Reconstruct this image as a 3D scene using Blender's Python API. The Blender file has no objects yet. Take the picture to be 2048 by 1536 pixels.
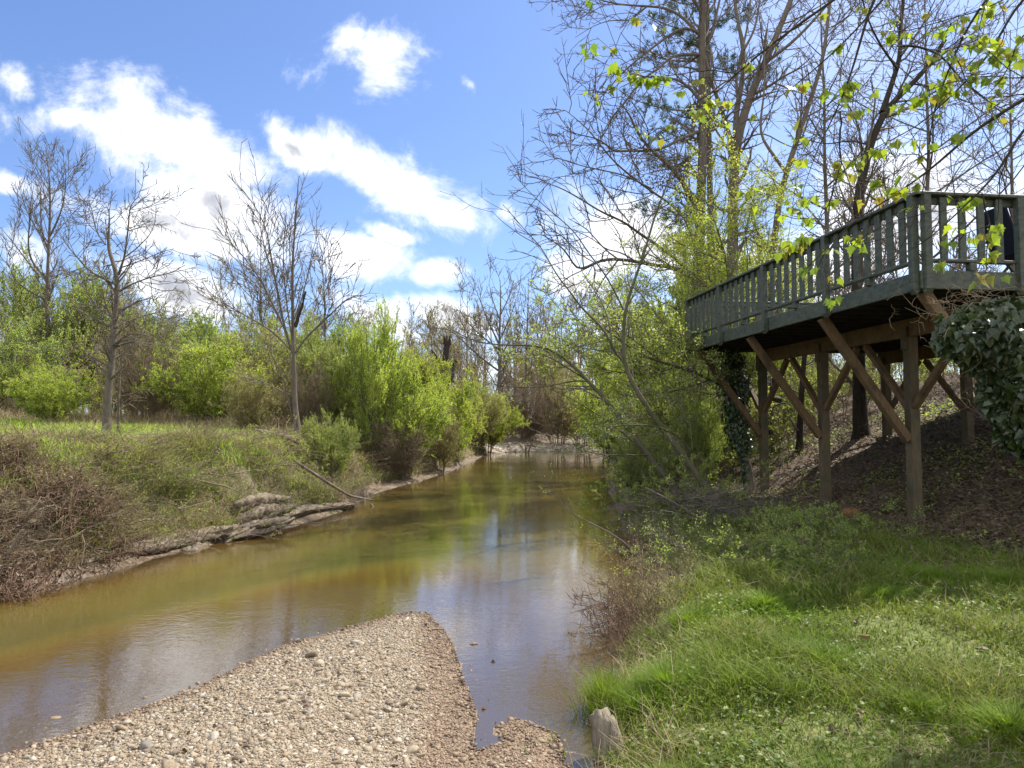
import bpy, math, numpy as np
R_ = math.radians
rng = np.random.default_rng(11)
scene = bpy.context.scene
COL = scene.collection

# ------------------------------------------------------------------ camera, sky, sun, exposure
F = 1400.0; TH = 0.0533; CAMZ = 2.0
cam_d = bpy.data.cameras.new("camera"); cam = bpy.data.objects.new("camera", cam_d); COL.objects.link(cam)
cam_d.sensor_width = 36; cam_d.lens = F*36/2048; cam_d.clip_start = .05; cam_d.clip_end = 2500
cam.location = (0, 0, CAMZ); cam.rotation_euler = (math.pi/2+TH, 0, 0)
scene.camera = cam
scene.view_settings.view_transform = 'Standard'; scene.view_settings.look = 'None'
scene.view_settings.gamma = 1; scene.view_settings.exposure = 1.28
scene.cycles.max_bounces = 8; scene.cycles.transparent_max_bounces = 12
scene.cycles.caustics_reflective = False; scene.cycles.caustics_refractive = False
scene.cycles.sample_clamp_indirect = 6

SUN_EL = R_(54); SUN_AZ = R_(50)        # azimuth measured from +Y towards +X
sund = np.array([math.cos(SUN_EL)*math.sin(SUN_AZ), math.cos(SUN_EL)*math.cos(SUN_AZ), math.sin(SUN_EL)])
sl = bpy.data.lights.new("sun", 'SUN'); sl.energy = 3.8; sl.angle = R_(.5); sl.color = (1, .95, .86)
so = bpy.data.objects.new("sun", sl); COL.objects.link(so)
so.rotation_euler = (math.pi/2-SUN_EL, 0, math.pi-SUN_AZ)

def px(x, y, d):
    """world point on the line of sight of photo pixel (x,y) at distance d along +Y"""
    X = (x-1024)/F; Y = (768-y)/F
    dy = math.cos(TH)-Y*math.sin(TH); dz = math.sin(TH)+Y*math.cos(TH)
    return np.array([X/dy*d, d, CAMZ+dz/dy*d])

class NT:
    def __init__(s, nt): s.nt = nt; s.n = nt.nodes; s.l = nt.links
    def add(s, t, inp=None, **kw):
        nd = s.n.new(t)
        for k, v in kw.items(): setattr(nd, k, v)
        for k, v in (inp or {}).items():
            sk = nd.inputs[k]
            if isinstance(v, bpy.types.NodeSocket): s.l.new(v, sk)
            elif isinstance(v, bpy.types.Node): s.l.new(v.outputs[0], sk)
            else: sk.default_value = v
        return nd
    def math(s, op, a, b=0.0, c=None, clamp=False):
        i = {0: a, 1: b}
        if c is not None: i[2] = c
        return s.add('ShaderNodeMath', i, operation=op, use_clamp=clamp).outputs[0]
    def noise(s, vec, scale, detail=4, rough=.5, dist=0, out='Fac'):
        return s.add('ShaderNodeTexNoise', {'Vector': vec, 'Scale': scale, 'Detail': detail, 'Roughness': rough, 'Distortion': dist}).outputs[out]
    def ramp(s, fac, stops, interp='LINEAR'):
        nd = s.add('ShaderNodeValToRGB', {'Fac': fac}); cr = nd.color_ramp; cr.interpolation = interp
        while len(cr.elements) < len(stops): cr.elements.new(.5)
        for e, (p, c) in zip(cr.elements, stops):
            e.position = p; e.color = (*c, 1) if len(c) == 3 else c
        return nd.outputs[0]
    def mix(s, fac, a, b, mode='MIX'):
        nd = s.add('ShaderNodeMix', data_type='RGBA', blend_type=mode)
        for k, v in ((0, fac), (6, a), (7, b)):
            if isinstance(v, bpy.types.NodeSocket): s.l.new(v, nd.inputs[k])
            else: nd.inputs[k].default_value = v if k == 0 else ((*v, 1) if len(v) == 3 else v)
        return nd.outputs[2]
    def smooth(s, v, a, b):
        return s.add('ShaderNodeMapRange', {'Value': v, 'From Min': a, 'From Max': b}, interpolation_type='SMOOTHSTEP').outputs[0]

w = bpy.data.worlds.new("World"); scene.world = w; w.use_nodes = True
w.node_tree.nodes.clear(); t = NT(w.node_tree)
sky = t.add('ShaderNodeTexSky', sky_type='NISHITA', sun_disc=False, sun_elevation=SUN_EL, sun_rotation=SUN_AZ, air_density=1.0, dust_density=.8, ozone_density=1.6)
tc = t.add('ShaderNodeTexCoord'); sep = t.add('ShaderNodeSeparateXYZ', {0: tc.outputs['Generated']})
ysafe = t.math('MAXIMUM', t.math('ABSOLUTE', sep.outputs[1]), .02)
U = t.math('DIVIDE', sep.outputs[0], ysafe); V = t.math('DIVIDE', sep.outputs[2], ysafe)
uv = t.add('ShaderNodeCombineXYZ', {0: U, 1: V, 2: t.math('MULTIPLY', sep.outputs[1], .6)}).outputs[0]
wn = t.noise(uv, 3.2, 5, .6, 0, 'Color')
wv = t.add('ShaderNodeVectorMath', {0: wn, 1: (.5, .5, .5)}, operation='SUBTRACT').outputs[0]
wv = t.add('ShaderNodeVectorMath', {0: wv, 3: .16}, operation='SCALE').outputs[0]
wuv = t.add('ShaderNodeVectorMath', {0: uv, 1: wv}, operation='ADD').outputs[0]
# clouds: direction-space ellipses (photo centre x,y, half length, half height, tilt deg clockwise), then broken up by noise
CL = [(330, 290, 270, 105, 16, 1.05), (150, 250, 180, 42, 12, .95), (420, 410, 190, 75, 16, 1.0), (330, 460, 230, 60, 12, .95),
      (600, 280, 120, 42, 42, .85), (770, 345, 215, 75, 24, 1.15), (900, 415, 110, 36, 10, 1.0), (760, 110, 105, 85, 45, .95), (690, 80, 90, 40, -15, .7),
      (725, 505, 112, 60, 5, 1.2), (775, 450, 80, 28, 15, 1.0), (885, 545, 55, 30, 5, .75), (770, 640, 130, 50, 30, 1.0), (340, 590, 170, 60, 15, 1.0),
      (-5, 165, 75, 40, 40, .9), (20, 385, 60, 26, 15, .7), (950, 195, 34, 16, 40, .42), (900, 640, 80, 40, 10, .8), (1000, 420, 50, 22, 20, .7),
      (1130, 560, 110, 45, 5, .8), (1330, 480, 230, 85, 5, 1), (1600, 520, 260, 120, 0, .9), (1850, 420, 300, 170, 0, .85), (1250, 640, 200, 80, 0, .7), (40, 530, 90, 50, 10, .8), (930, 760, 300, 60, 0, .5), (700, -330, 420, 120, 10, 1.1), (150, -300, 300, 120, 0, 1.0), (1400, -260, 420, 160, 0, 1.0), (900, -800, 700, 250, 0, 1.0)]
mask = None
for (cx, cy, a, b, tilt, wgt) in CL:
    p = px(cx, cy, 1.0)
    mp = t.add('ShaderNodeMapping', {0: wuv, 1: (p[0], p[2]-CAMZ, 0), 2: (0, 0, R_(-tilt)), 3: (a/F, b/F, 1e4)}, vector_type='TEXTURE').outputs[0]
    r = t.add('ShaderNodeVectorMath', {0: mp}, operation='LENGTH').outputs['Value']
    m = t.math('MULTIPLY', t.math('SUBTRACT', 1.25, r, clamp=False), wgt)
    mask = m if mask is None else t.math('SMOOTH_MAX', mask, m, .12)
front = t.smooth(sep.outputs[1], 0, .1)
mask = t.math('MAXIMUM', mask, -.55)
n1 = t.noise(uv, 6.5, 12, .68, .35); n2 = t.noise(uv, 2.2, 3, .5)
dens = t.math('ADD', mask, t.math('MULTIPLY', t.math('SUBTRACT', n1, .53), 2.9))
dens = t.math('MULTIPLY', dens, front)
back = t.math('MULTIPLY', t.math('SUBTRACT', t.noise(tc.outputs['Generated'], 3, 8, .6), .38), 5)  # unseen cloud cover behind the camera, added as fill light
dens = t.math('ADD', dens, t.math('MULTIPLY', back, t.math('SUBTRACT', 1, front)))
alpha = t.smooth(dens, -.02, 1.0)
shade = t.noise(t.add('ShaderNodeVectorMath', {0: wuv, 1: (0, .035, 0)}, operation='ADD').outputs[0], 6, 5, .55)
thick = t.smooth(dens, .5, 1.3)
cc = t.mix(t.math('MULTIPLY', thick, t.smooth(shade, .36, .60)), (1.15, 1.15, 1.16), (.43, .45, .51))
SKYS = .083
skyc = t.mix(1, sky.outputs[0], (SKYS*.70, SKYS*.80, SKYS*1.02), 'MULTIPLY')
cc = t.mix(t.math('SUBTRACT', 1, front), cc, (1.5, 1.48, 1.45))  # added rear clouds made brighter to lift the camera-facing sides
ccs = t.mix(1, cc, (.57, .57, .57), 'MULTIPLY')
# brighter veil of thin cloud around the sun side
col = t.mix(alpha, skyc, ccs)
glow = t.math('MULTIPLY', t.math('MULTIPLY', t.smooth(U, .1, .75), t.smooth(n2, .2, .7)), .55)
col = t.mix(t.math('MULTIPLY', glow, front), col, (.42, .46, .54))
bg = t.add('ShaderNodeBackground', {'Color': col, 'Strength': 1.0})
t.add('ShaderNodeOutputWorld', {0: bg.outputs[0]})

# ------------------------------------------------------------------ materials
def mat(name):
    m = bpy.data.materials.new(name); m.use_nodes = True; m.node_tree.nodes.clear(); return m, NT(m.node_tree)
def out(t, s, disp=None):
    t.add('ShaderNodeOutputMaterial', {0: s})
def bsdf(t, col, rough=.8, bump=None, spec=.3, bstr=.5, bdist=.02):
    i = {'Base Color': col if isinstance(col, bpy.types.NodeSocket) else (*col, 1), 'Roughness': rough, 'Specular IOR Level': spec}
    if bump is not None:
        i['Normal'] = t.add('ShaderNodeBump', {'Strength': bstr, 'Distance': bdist, 'Height': bump}).outputs[0]
    return t.add('ShaderNodeBsdfPrincipled', i).outputs[0]
def bark(name, c1, c2, scale=18, stretch=.25, moss=None):
    m, t = mat(name); tc = t.add('ShaderNodeTexCoord').outputs['Object']
    v = t.add('ShaderNodeMapping', {0: tc, 3: stretch if isinstance(stretch, tuple) else (1, 1, stretch)}).outputs[0]
    n = t.noise(v, scale, 6, .65, .6); big = t.noise(tc, 1.7, 3)
    c = t.ramp(n, [(.3, c1), (.7, c2)])
    c = t.mix(t.smooth(big, .35, .7), c, tuple(x*.7 for x in c2))
    if moss: c = t.mix(t.smooth(t.noise(tc, 2.5, 5), .5, .62), c, moss)
    out(t, bsdf(t, c, .9, n, .15, .9, .02)); return m
def leafm(name, cols, rough=.5, trans=.45, spec=.35, tcol=None):
    m, t = mat(name)
    g = t.add('ShaderNodeNewGeometry').outputs['Random Per Island']
    tc = t.add('ShaderNodeTexCoord').outputs['Object']
    k = len(cols); c = t.ramp(g, [(i/(k-1) if k > 1 else 0, cc) for i, cc in enumerate(cols)])
    c = t.mix(t.smooth(t.noise(tc, .9, 2), .3, .7), c, t.mix(1, c, (.72, .85, .7), 'MULTIPLY'))
    oi = t.add('ShaderNodeObjectInfo').outputs['Random']
    hs = t.add('ShaderNodeHueSaturation', {'Hue': t.math('MULTIPLY_ADD', oi, .02, .477), 'Value': t.math('MULTIPLY_ADD', oi, .3, .95), 'Color': c}).outputs[0]
    p = bsdf(t, hs, rough, spec=spec)
    tr = t.add('ShaderNodeBsdfTranslucent', {'Color': t.mix(1, hs, tcol or (1.3, 1.35, .75), 'MULTIPLY')}).outputs[0]
    out(t, t.add('ShaderNodeMixShader', {0: trans, 1: p, 2: tr}).outputs[0]); return m
def wood(name, c1, c2, stain=None):
    m, t = mat(name); tc = t.add('ShaderNodeTexCoord').outputs['Object']
    g = t.add('ShaderNodeNewGeometry')
    v = t.add('ShaderNodeMapping', {0: tc, 3: (14, 14, 3)}).outputs[0]
    n = t.noise(v, 1.5, 6, .6, 1.2); k = t.noise(tc, 3.3, 4)
    c = t.ramp(n, [(.3, c1), (.72, c2)]); c = t.mix(t.smooth(k, .45, .75), c, stain or tuple(x*.5 for x in c1))
    out(t, bsdf(t, c, .75, n, .25, .35, .006)); return m

M = {}
M['bark_grey'] = bark('grey bark', (.05, .042, .034), (.19, .162, .13))
M['bark_dark'] = bark('dark bark', (.018, .015, .012), (.06, .05, .04), 14)
M['bark_pale'] = bark('pale brown bark', (.09, .075, .055), (.22, .19, .15))
M['bark_moss'] = bark('mossy sapling bark', (.075, .07, .045), (.15, .14, .09), 12, .3, (.07, .085, .03))
M['twig_grey'] = bark('grey twig bark', (.09, .076, .062), (.2, .17, .138), 10)
M['twig_brown'] = bark('brown twig bark', (.13, .1, .065), (.26, .2, .135), 10)
M['driftwood'] = bark('weathered driftwood', (.07, .055, .04), (.27, .22, .165), 9, .12)
M['deadwood'] = bark('rotten wood', (.05, .04, .028), (.30, .25, .18), 7, .2)
M['log'] = bark('split grey brown log wood', (.03, .022, .015), (.30, .245, .18), 26, (1, .13, 1.2))
M['root'] = bark('root bark', (.06, .035, .022), (.2, .13, .09), 12)
M['leaf_lime'] = leafm('lime spring leaf', [(.34, .41, .08), (.42, .47, .11), (.27, .34, .06)], trans=.58)
M['leaf_green'] = leafm('mid green spring leaf', [(.24, .31, .08), (.29, .36, .10), (.34, .37, .13)], trans=.55)
M['leaf_olive'] = leafm('olive bud leaf', [(.33, .31, .12), (.38, .34, .16), (.27, .27, .10)], trans=.45)
M['leaf_deep'] = leafm('deep green leaf', [(.11, .16, .045), (.15, .20, .06), (.19, .22, .07)], trans=.4)
M['leaf_maple'] = leafm('young maple leaf', [(.20, .27, .03), (.26, .31, .035), (.15, .22, .035), (.30, .22, .05)], .45, .55)
M['leaf_ivy'] = leafm('glossy ivy leaf', [(.018, .036, .014), (.03, .055, .02), (.055, .08, .03)], .33, .1, .5)
M['bud_brown'] = leafm('reddish bud', [(.12, .075, .045), (.18, .12, .06), (.16, .16, .06)], trans=.3, tcol=(1.2, 1.1, .8))
M['dead_leaf'] = leafm('dead leaf', [(.105, .07, .042), (.17, .12, .075), (.06, .04, .026), (.27, .205, .135)], .6, .2, tcol=(1.2, 1, .7))
M['needle'] = leafm('pine needle', [(.03, .065, .028), (.05, .09, .035)], trans=.2)
M['grass'] = leafm('grass blade', [(.10, .155, .025), (.145, .21, .035), (.19, .24, .05), (.065, .10, .018), (.32, .27, .14)], .65, .4, .12)
M['grass_field'] = leafm('bright field grass blade', [(.26, .34, .06), (.33, .39, .08), (.21, .29, .05), (.38, .35, .18)], .6, .5, .12)  # lighter green than the near turf blades
M['grass_tall'] = leafm('lush grass blade', [(.11, .17, .024), (.17, .24, .036)], .6, .45, .12)
M['straw'] = leafm('dry grass stem', [(.30, .23, .14), (.38, .31, .20), (.22, .16, .09)], .7, .3, tcol=(1.1, 1, .8))
M['vine'] = leafm('thin tangled stem', [(.22, .21, .08), (.36, .30, .19), (.14, .15, .045), (.28, .25, .12), (.12, .09, .06)], .7, .25, tcol=(1.1, 1.1, .7))

# deck paints and timber
m, t = mat('grey green deck paint'); tcv = t.add('ShaderNodeTexCoord').outputs['Object']
n = t.noise(t.add('ShaderNodeMapping', {0: tcv, 3: (3, 3, 9)}).outputs[0], 3, 5)
c = t.ramp(n, [(.3, (.042, .052, .038)), (.7, (.086, .10, .075))]); c = t.mix(t.smooth(t.noise(tcv, 9, 5), .56, .66), c, (.035, .045, .036))
out(t, bsdf(t, c, .55, n, .35, .2, .004)); M['paint'] = m
M['cedar'] = wood('treated pine beam', (.10, .064, .034), (.17, .112, .058), (.06, .042, .025))
M['post'] = wood('weathered support post', (.075, .058, .034), (.13, .10, .06), (.055, .058, .032))
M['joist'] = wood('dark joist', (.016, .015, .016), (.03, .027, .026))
m, t = mat('navy fabric'); tcv = t.add('ShaderNodeTexCoord').outputs['Object']
out(t, bsdf(t, t.ramp(t.noise(tcv, 60, 3), [(.3, (.006, .008, .016)), (.7, (.01, .014, .028))]), .9)); M['navy'] = m
m, t = mat('black iron'); tcv = t.add('ShaderNodeTexCoord').outputs['Object']
out(t, bsdf(t, t.ramp(t.noise(tcv, 30, 3), [(.3, (.012, .012, .012)), (.7, (.03, .028, .025))]), .5)); M['iron'] = m

# ------------------------------------------------------------------ mesh tools
def link(o, parent=None):
    COL.objects.link(o)
    if parent is not None: o.parent = parent
    return o
def make_mesh(name, V, Q, T, mat_, parent=None, smooth=True, origin=None):
    V = np.asarray(V, np.float32).reshape(-1, 3)
    if origin is not None: V = V-np.asarray(origin, np.float32)
    me = bpy.data.meshes.new(name)
    nq, nt = len(Q), len(T)
    me.vertices.add(len(V)); me.vertices.foreach_set('co', V.ravel())
    idx = np.concatenate([np.asarray(Q, np.int32).reshape(-1), np.asarray(T, np.int32).reshape(-1)])
    me.loops.add(len(idx)); me.loops.foreach_set('vertex_index', idx)
    me.polygons.add(nq+nt)
    st = np.concatenate([np.arange(nq)*4, nq*4+np.arange(nt)*3]).astype(np.int32)
    me.polygons.foreach_set('loop_start', st)
    me.polygons.foreach_set('use_smooth', np.full(nq+nt, smooth))
    me.update(calc_edges=True)
    if isinstance(mat_, (list, tuple)):
        for q in mat_: me.materials.append(q)
    else: me.materials.append(mat_)
    o = bpy.data.objects.new(name, me)
    return link(o, parent)
class MB:
    def __init__(s): s.V = []; s.Q = []; s.T = []; s.n = 0
    def add(s, V, Q=None, T=None):
        V = np.asarray(V, float).reshape(-1, 3)
        s.V.append(V)
        if Q is not None and len(Q): s.Q.append(np.asarray(Q, np.int64).reshape(-1, 4)+s.n)
        if T is not None and len(T): s.T.append(np.asarray(T, np.int64).reshape(-1, 3)+s.n)
        s.n += len(V); return s
    def build(s, name, mat_, parent=None, smooth=True, origin=None):
        V = np.concatenate(s.V) if s.V else np.zeros((0, 3))
        Q = np.concatenate(s.Q) if s.Q else np.zeros((0, 4), int)
        T = np.concatenate(s.T) if s.T else np.zeros((0, 3), int)
        return make_mesh(name, V, Q, T, mat_, parent, smooth, origin)
    def box(s, c, sx, sy, sz, ax=None):
        """box centred at c with full sizes along unit axes ax=(ex,ey,ez)"""
        ex, ey, ez = ax if ax is not None else np.eye(3)
        ex, ey, ez = [np.asarray(q, float) for q in (ex, ey, ez)]
        b = min(.006, .2*min(sx, sy, sz)); V = []
        # chamfered box: 24 verts
        sg = [(i, j, k) for i in (-1, 1) for j in (-1, 1) for k in (-1, 1)]
        for (i, j, k) in sg:
            for a in range(3):
                d = [sx/2-b, sy/2-b, sz/2-b]; d[a] += b
                V.append(np.asarray(c)+ex*i*d[0]+ey*j*d[1]+ez*k*d[2])
        def id_(i, j, k, a): return sg.index((i, j, k))*3+a
        Q = []
        for a in range(3):
            for sgn in (-1, 1):
                q = []
                for (p, r) in ((-1, -1), (1, -1), (1, 1), (-1, 1)):
                    v = [0, 0, 0]; v[a] = sgn; v[(a+1) % 3] = p; v[(a+2) % 3] = r; q.append(id_(*v, a))
                Q.append(q if sgn > 0 else q[::-1])
        for a in range(3):      # edge chamfers along axis a
            b1, b2 = (a+1) % 3, (a+2) % 3
            for p in (-1, 1):
                for r in (-1, 1):
                    v0 = [0]*3; v1 = [0]*3; v0[a] = -1; v1[a] = 1
                    for v in (v0, v1): v[b1] = p; v[b2] = r
                    q = [id_(*v0, b1), id_(*v1, b1), id_(*v1, b2), id_(*v0, b2)]
                    Q.append(q if p*r < 0 else q[::-1])
        T = []
        for s_ in sg:
            tr = [id_(*s_, 0), id_(*s_, 1), id_(*s_, 2)]
            T.append(tr if s_[0]*s_[1]*s_[2] > 0 else tr[::-1])
        return s.add(V, Q, T)
    def beam(s, a, b, w, h, upv=(0, 0, 1)):
        a = np.asarray(a, float); b = np.asarray(b, float); d = b-a; L = np.linalg.norm(d); ez = d/L
        ex = np.cross(ez, upv); ex /= np.linalg.norm(ex); ey = np.cross(ez, ex)
        return s.box((a+b)/2, w, h, L, (ex, ey, ez))
    def tubes(s, P, Rr, sides=5, rough=0.0):
        P = np.asarray(P, float); Rr = np.asarray(Rr, float)
        if P.ndim == 2: P = P[None]; Rr = Rr[None]
        B, N, _ = P.shape
        T_ = np.gradient(P, axis=1); T_ /= np.linalg.norm(T_, axis=2, keepdims=True)+1e-9
        m_ = T_.mean(1); ref = np.zeros((B, 3)); ref[np.arange(B), np.abs(m_).argmin(1)] = 1
        n_ = np.cross(T_, ref[:, None, :]); n_ /= np.linalg.norm(n_, axis=2, keepdims=True)+1e-9
        b_ = np.cross(T_, n_)
        a = np.linspace(0, 2*np.pi, sides, endpoint=False)
        rad = Rr[:, :, None]*np.ones(sides)
        if rough: rad = rad*(1+rough*rng.normal(size=(B, 1, sides))*.6+rough*rng.normal(size=rad.shape)*.6)
        V = P[:, :, None, :]+rad[..., None]*(np.cos(a)[None, None, :, None]*n_[:, :, None, :]+np.sin(a)[None, None, :, None]*b_[:, :, None, :])
        i = np.arange(N-1)[:, None]*sides; j = np.arange(sides)[None]; j2 = (j+1) % sides
        q = np.stack([i+j, i+sides+j, i+sides+j2, i+j2], -1).reshape(-1, 4)
        Q = (np.arange(B)[:, None, None]*N*sides+q[None]).reshape(-1, 4)
        return s.add(V.reshape(-1, 3), Q)
    def leaves(s, P, D, size, asp=.5, fold=.25, rand=1.0):
        """small folded diamond leaves at P pointing along D"""
        P = np.asarray(P); n = len(P)
        if n == 0: return s
        size = np.broadcast_to(size, (n,))[:, None]
        D = D+rand*rng.normal(size=(n, 3)); D /= np.linalg.norm(D, axis=1, keepdims=True)+1e-9
        X = np.cross(D, rng.normal(size=(n, 3))); X /= np.linalg.norm(X, axis=1, keepdims=True)+1e-9
        Z = np.cross(D, X)
        a = P; b = P+D*size*.5+X*size*asp*.5+Z*size*fold*.3; c = P+D*size; d = P+D*size*.5-X*size*asp*.5+Z*size*fold*.3
        V = np.stack([a, b, c, d], 1).reshape(-1, 3); k = np.arange(n)[:, None]*4
        T = np.concatenate([k+[0, 1, 2], k+[0, 2, 3]], 0)
        return s.add(V, None, T)
    def blades(s, P, H, W, lean, curl=.5, dirs=None):
        n = len(P); H = np.broadcast_to(H, (n,))[:, None]; W = np.broadcast_to(W, (n,))[:, None]
        a = rng.uniform(0, 2*np.pi, n) if dirs is None else dirs
        L = np.stack([np.cos(a), np.sin(a), 0*a], 1); S = np.stack([-np.sin(a), np.cos(a), 0*a], 1)
        yaw = rng.uniform(-.9, .9, n)[:, None]; S = S*np.cos(yaw)+L*np.sin(yaw)
        le = np.broadcast_to(lean, (n,))[:, None]
        m1 = P+L*H*le*.35+[0, 0, 1]*H*.5; tip = P+L*H*le*(1+curl*rng.uniform(0, 1, (n, 1)))+[0, 0, 1]*H*(1-.35*le*rng.uniform(0, 1, (n, 1)))
        V = np.stack([P-S*W/2, P+S*W/2, m1+S*W*.4, m1-S*W*.4, tip], 1).reshape(-1, 3)
        k = np.arange(n)[:, None]*5
        return s.add(V, k+[0, 1, 2, 3], k+[3, 2, 4])
def empty(name, loc, label=None, cat=None, group=None, rz=0):
    o = bpy.data.objects.new(name, None); o.location = tuple(map(float, loc)); o.rotation_euler = (0, 0, rz); COL.objects.link(o)
    tag(o, label, cat, group); return o
def tag(o, label=None, cat=None, group=None, kind=None):
    for k, v in (('label', label), ('category', cat), ('group', group), ('kind', kind)):
        if v: o[k] = v
    return o
def copy_tree(src, loc, rz=0, sc=(1, 1, 1), label=None, cat=None, group=None):
    o = src.copy(); COL.objects.link(o); o.location = tuple(map(float, loc)); o.rotation_euler = (0, 0, rz); o.scale = sc
    for ch in src.children:
        c = ch.copy(); COL.objects.link(c); c.parent = o
    tag(o, label, cat, group); return o
def resample(pts, rad, N):
    pts = np.asarray(pts, float); rad = np.asarray(rad, float)
    s = np.r_[0, np.cumsum(np.linalg.norm(np.diff(pts, axis=0), axis=1))]
    u = np.linspace(0, s[-1], N)
    P = np.stack([np.interp(u, s, pts[:, k]) for k in range(3)], 1); r = np.interp(u, s, rad)
    for _ in range(2): P[1:-1] = .25*P[:-2]+.5*P[1:-1]+.25*P[2:]
    return P, r
def at(P, Rr, b, tt):
    N = P.shape[1]; f = np.clip(tt, 0, 1)*(N-1); i = np.minimum(f.astype(int), N-2); g = (f-i)[:, None]
    p = P[b, i]*(1-g)+P[b, i+1]*g; d = P[b, i+1]-P[b, i]; d /= np.linalg.norm(d, axis=1, keepdims=True)+1e-9
    r = Rr[b, i]*(1-g[:, 0])+Rr[b, i+1]*g[:, 0]; return p, d, r
def grow(P, Rr, n, tr=(.2, 1), L=(.3, .6), ang=(30, 60), N=5, rr=.6, tip=.002, up=.1, wig=.15, absL=False, plane=0.0, per_m=False):
    """a batch of child branches on a batch of parents"""
    P = np.asarray(P); Rr = np.asarray(Rr); B = len(P)
    pl = np.linalg.norm(np.diff(P, axis=1), axis=2).sum(1)
    cnt = np.maximum(1, rng.poisson(pl*n)) if per_m else np.full(B, n)
    b = np.repeat(np.arange(B), cnt); m = len(b)
    tt = rng.uniform(tr[0], tr[1], m)
    p, d, r = at(P, Rr, b, tt)
    ln = rng.uniform(L[0], L[1], m)*(1 if absL else pl[b]*(1.15-.55*tt))
    a = np.radians(rng.uniform(ang[0], ang[1], m))[:, None]
    q = rng.normal(size=(m, 3)); q[:, 2] *= (1-plane)
    q -= (q*d).sum(1, keepdims=True)*d; q /= np.linalg.norm(q, axis=1, keepdims=True)+1e-9
    dd = np.cos(a)*d+np.sin(a)*q
    r0 = np.maximum(r*rr*rng.uniform(.6, 1, m), tip*1.3)
    out_ = np.zeros((m, N, 3)); out_[:, 0] = p
    st = (ln/(N-1))[:, None]
    for k in range(1, N):
        dd = dd+wig*rng.normal(size=(m, 3)); dd[:, 2] += up
        dd /= np.linalg.norm(dd, axis=1, keepdims=True)+1e-9
        out_[:, k] = out_[:, k-1]+dd*st
    s_ = np.linspace(0, 1, N)[None]
    return out_, r0[:, None]*(1-s_)**.8*(1-0)+tip*np.minimum(1, s_+.3)
def tips(P, n, tr=(.2, 1), spread=0.0):
    b = np.repeat(np.arange(len(P)), n); tt = rng.uniform(tr[0], tr[1], len(b))
    p, d, r = at(P, np.zeros(P.shape[:2]), b, tt)
    if spread: p = p+rng.normal(size=p.shape)*spread
    return p, d

# ------------------------------------------------------------------ terrain
def vnoise(x, y, sc, seed=0):
    x = np.asarray(x, float)*sc; y = np.asarray(y, float)*sc
    xi = np.floor(x).astype(np.int64); yi = np.floor(y).astype(np.int64); fx = x-xi; fy = y-yi
    fx = fx*fx*(3-2*fx); fy = fy*fy*(3-2*fy)
    def h(a, b):
        v = (a*374761393+b*668265263+seed*974634777) & 0x7fffffff
        v = ((v ^ (v >> 13))*1274126177) & 0x7fffffff
        return ((v ^ (v >> 16)) & 0xffff)/65535.0
    return (h(xi, yi)*(1-fx)+h(xi+1, yi)*fx)*(1-fy)+(h(xi, yi+1)*(1-fx)+h(xi+1, yi+1)*fx)*fy
def fbm(x, y, sc, o=4, seed=0):
    s = 0; a = .5
    for k in range(o): s = s+a*vnoise(x, y, sc*2**k, seed+k); a *= .5
    return s
# water outline: L = left bank, F = far spit, R = right bank, G = gravel bar
SH = dict(
 L=[(-60, -6), (-34, -2.5), (-20, 1.5), (-13, 4.6), (-8.6, 6.9), (-6.4, 7.7), (-5.7, 8.5), (-5.35, 9.4), (-5.15, 11), (-4.4, 12.5), (-3.95, 14.5), (-3.7, 16.2), (-4.35, 17.4), (-3.9, 19), (-3.4, 22), (-2.9, 25), (-2.5, 28), (-2.0, 36), (-1.3, 44)],
 F=[(-1.3, 44), (0, 46), (3, 46.3), (6.2, 46.5)],
 R=[(6.2, 46.5), (5.3, 40), (4.5, 33), (3.3, 24), (2.65, 19.3), (2.3, 15), (2.05, 13), (2.05, 10.4), (1.65, 8.5), (1.2, 7.3), (1.02, 6.3), (.72, 5.3), (.6, 4.7), (.46, 4.05), (.38, 3.9)],
 G=[(.38, 3.9), (.33, 4.2), (.28, 4.6), (.02, 4.83), (-.1, 4.72), (-.12, 4.42), (-.26, 4.35), (-.24, 4.85), (-.36, 5.54), (-.46, 6.15), (-.68, 7.0), (-.84, 7.4), (-1.06, 7.5), (-1.52, 7.0), (-2.1, 6.3), (-2.38, 5.35), (-3.08, 4.25), (-4.3, 3.3), (-7, 1.5), (-12, -1.5), (-20, -5), (-40, -14), (-60, -22)])
POLY = np.array(SH['L']+SH['F'][1:]+SH['R'][1:]+SH['G'][1:])
def dseg(x, y, pts):
    d = np.full(x.shape, 1e9)
    for a, b in zip(pts[:-1], pts[1:]):
        ax, ay = a; bx, by = b; vx, vy = bx-ax, by-ay
        tt = np.clip(((x-ax)*vx+(y-ay)*vy)/(vx*vx+vy*vy), 0, 1)
        d = np.minimum(d, np.hypot(x-ax-tt*vx, y-ay-tt*vy))
    return d
def inside(x, y):
    c = np.zeros(x.shape, bool)
    for (x1, y1), (x2, y2) in zip(POLY, np.roll(POLY, -1, 0)):
        cond = ((y1 > y) != (y2 > y)) & (x < (x2-x1)*(y-y1)/((y2-y1) if y2 != y1 else 1e-9)+x1)
        c ^= cond
    return c
AX, AY, YAW = 4.82, 8.17, -.118
EU = np.array([math.sin(YAW), math.cos(YAW), 0]); EV = np.array([math.cos(YAW), -math.sin(YAW), 0])
def deckuv(x, y): return (x-AX)*EU[0]+(y-AY)*EU[1], (x-AX)*EV[0]+(y-AY)*EV[1]
ss = lambda v, a, b: (lambda q: q*q*(3-2*q))(np.clip((v-a)/(b-a), 0, 1))
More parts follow.
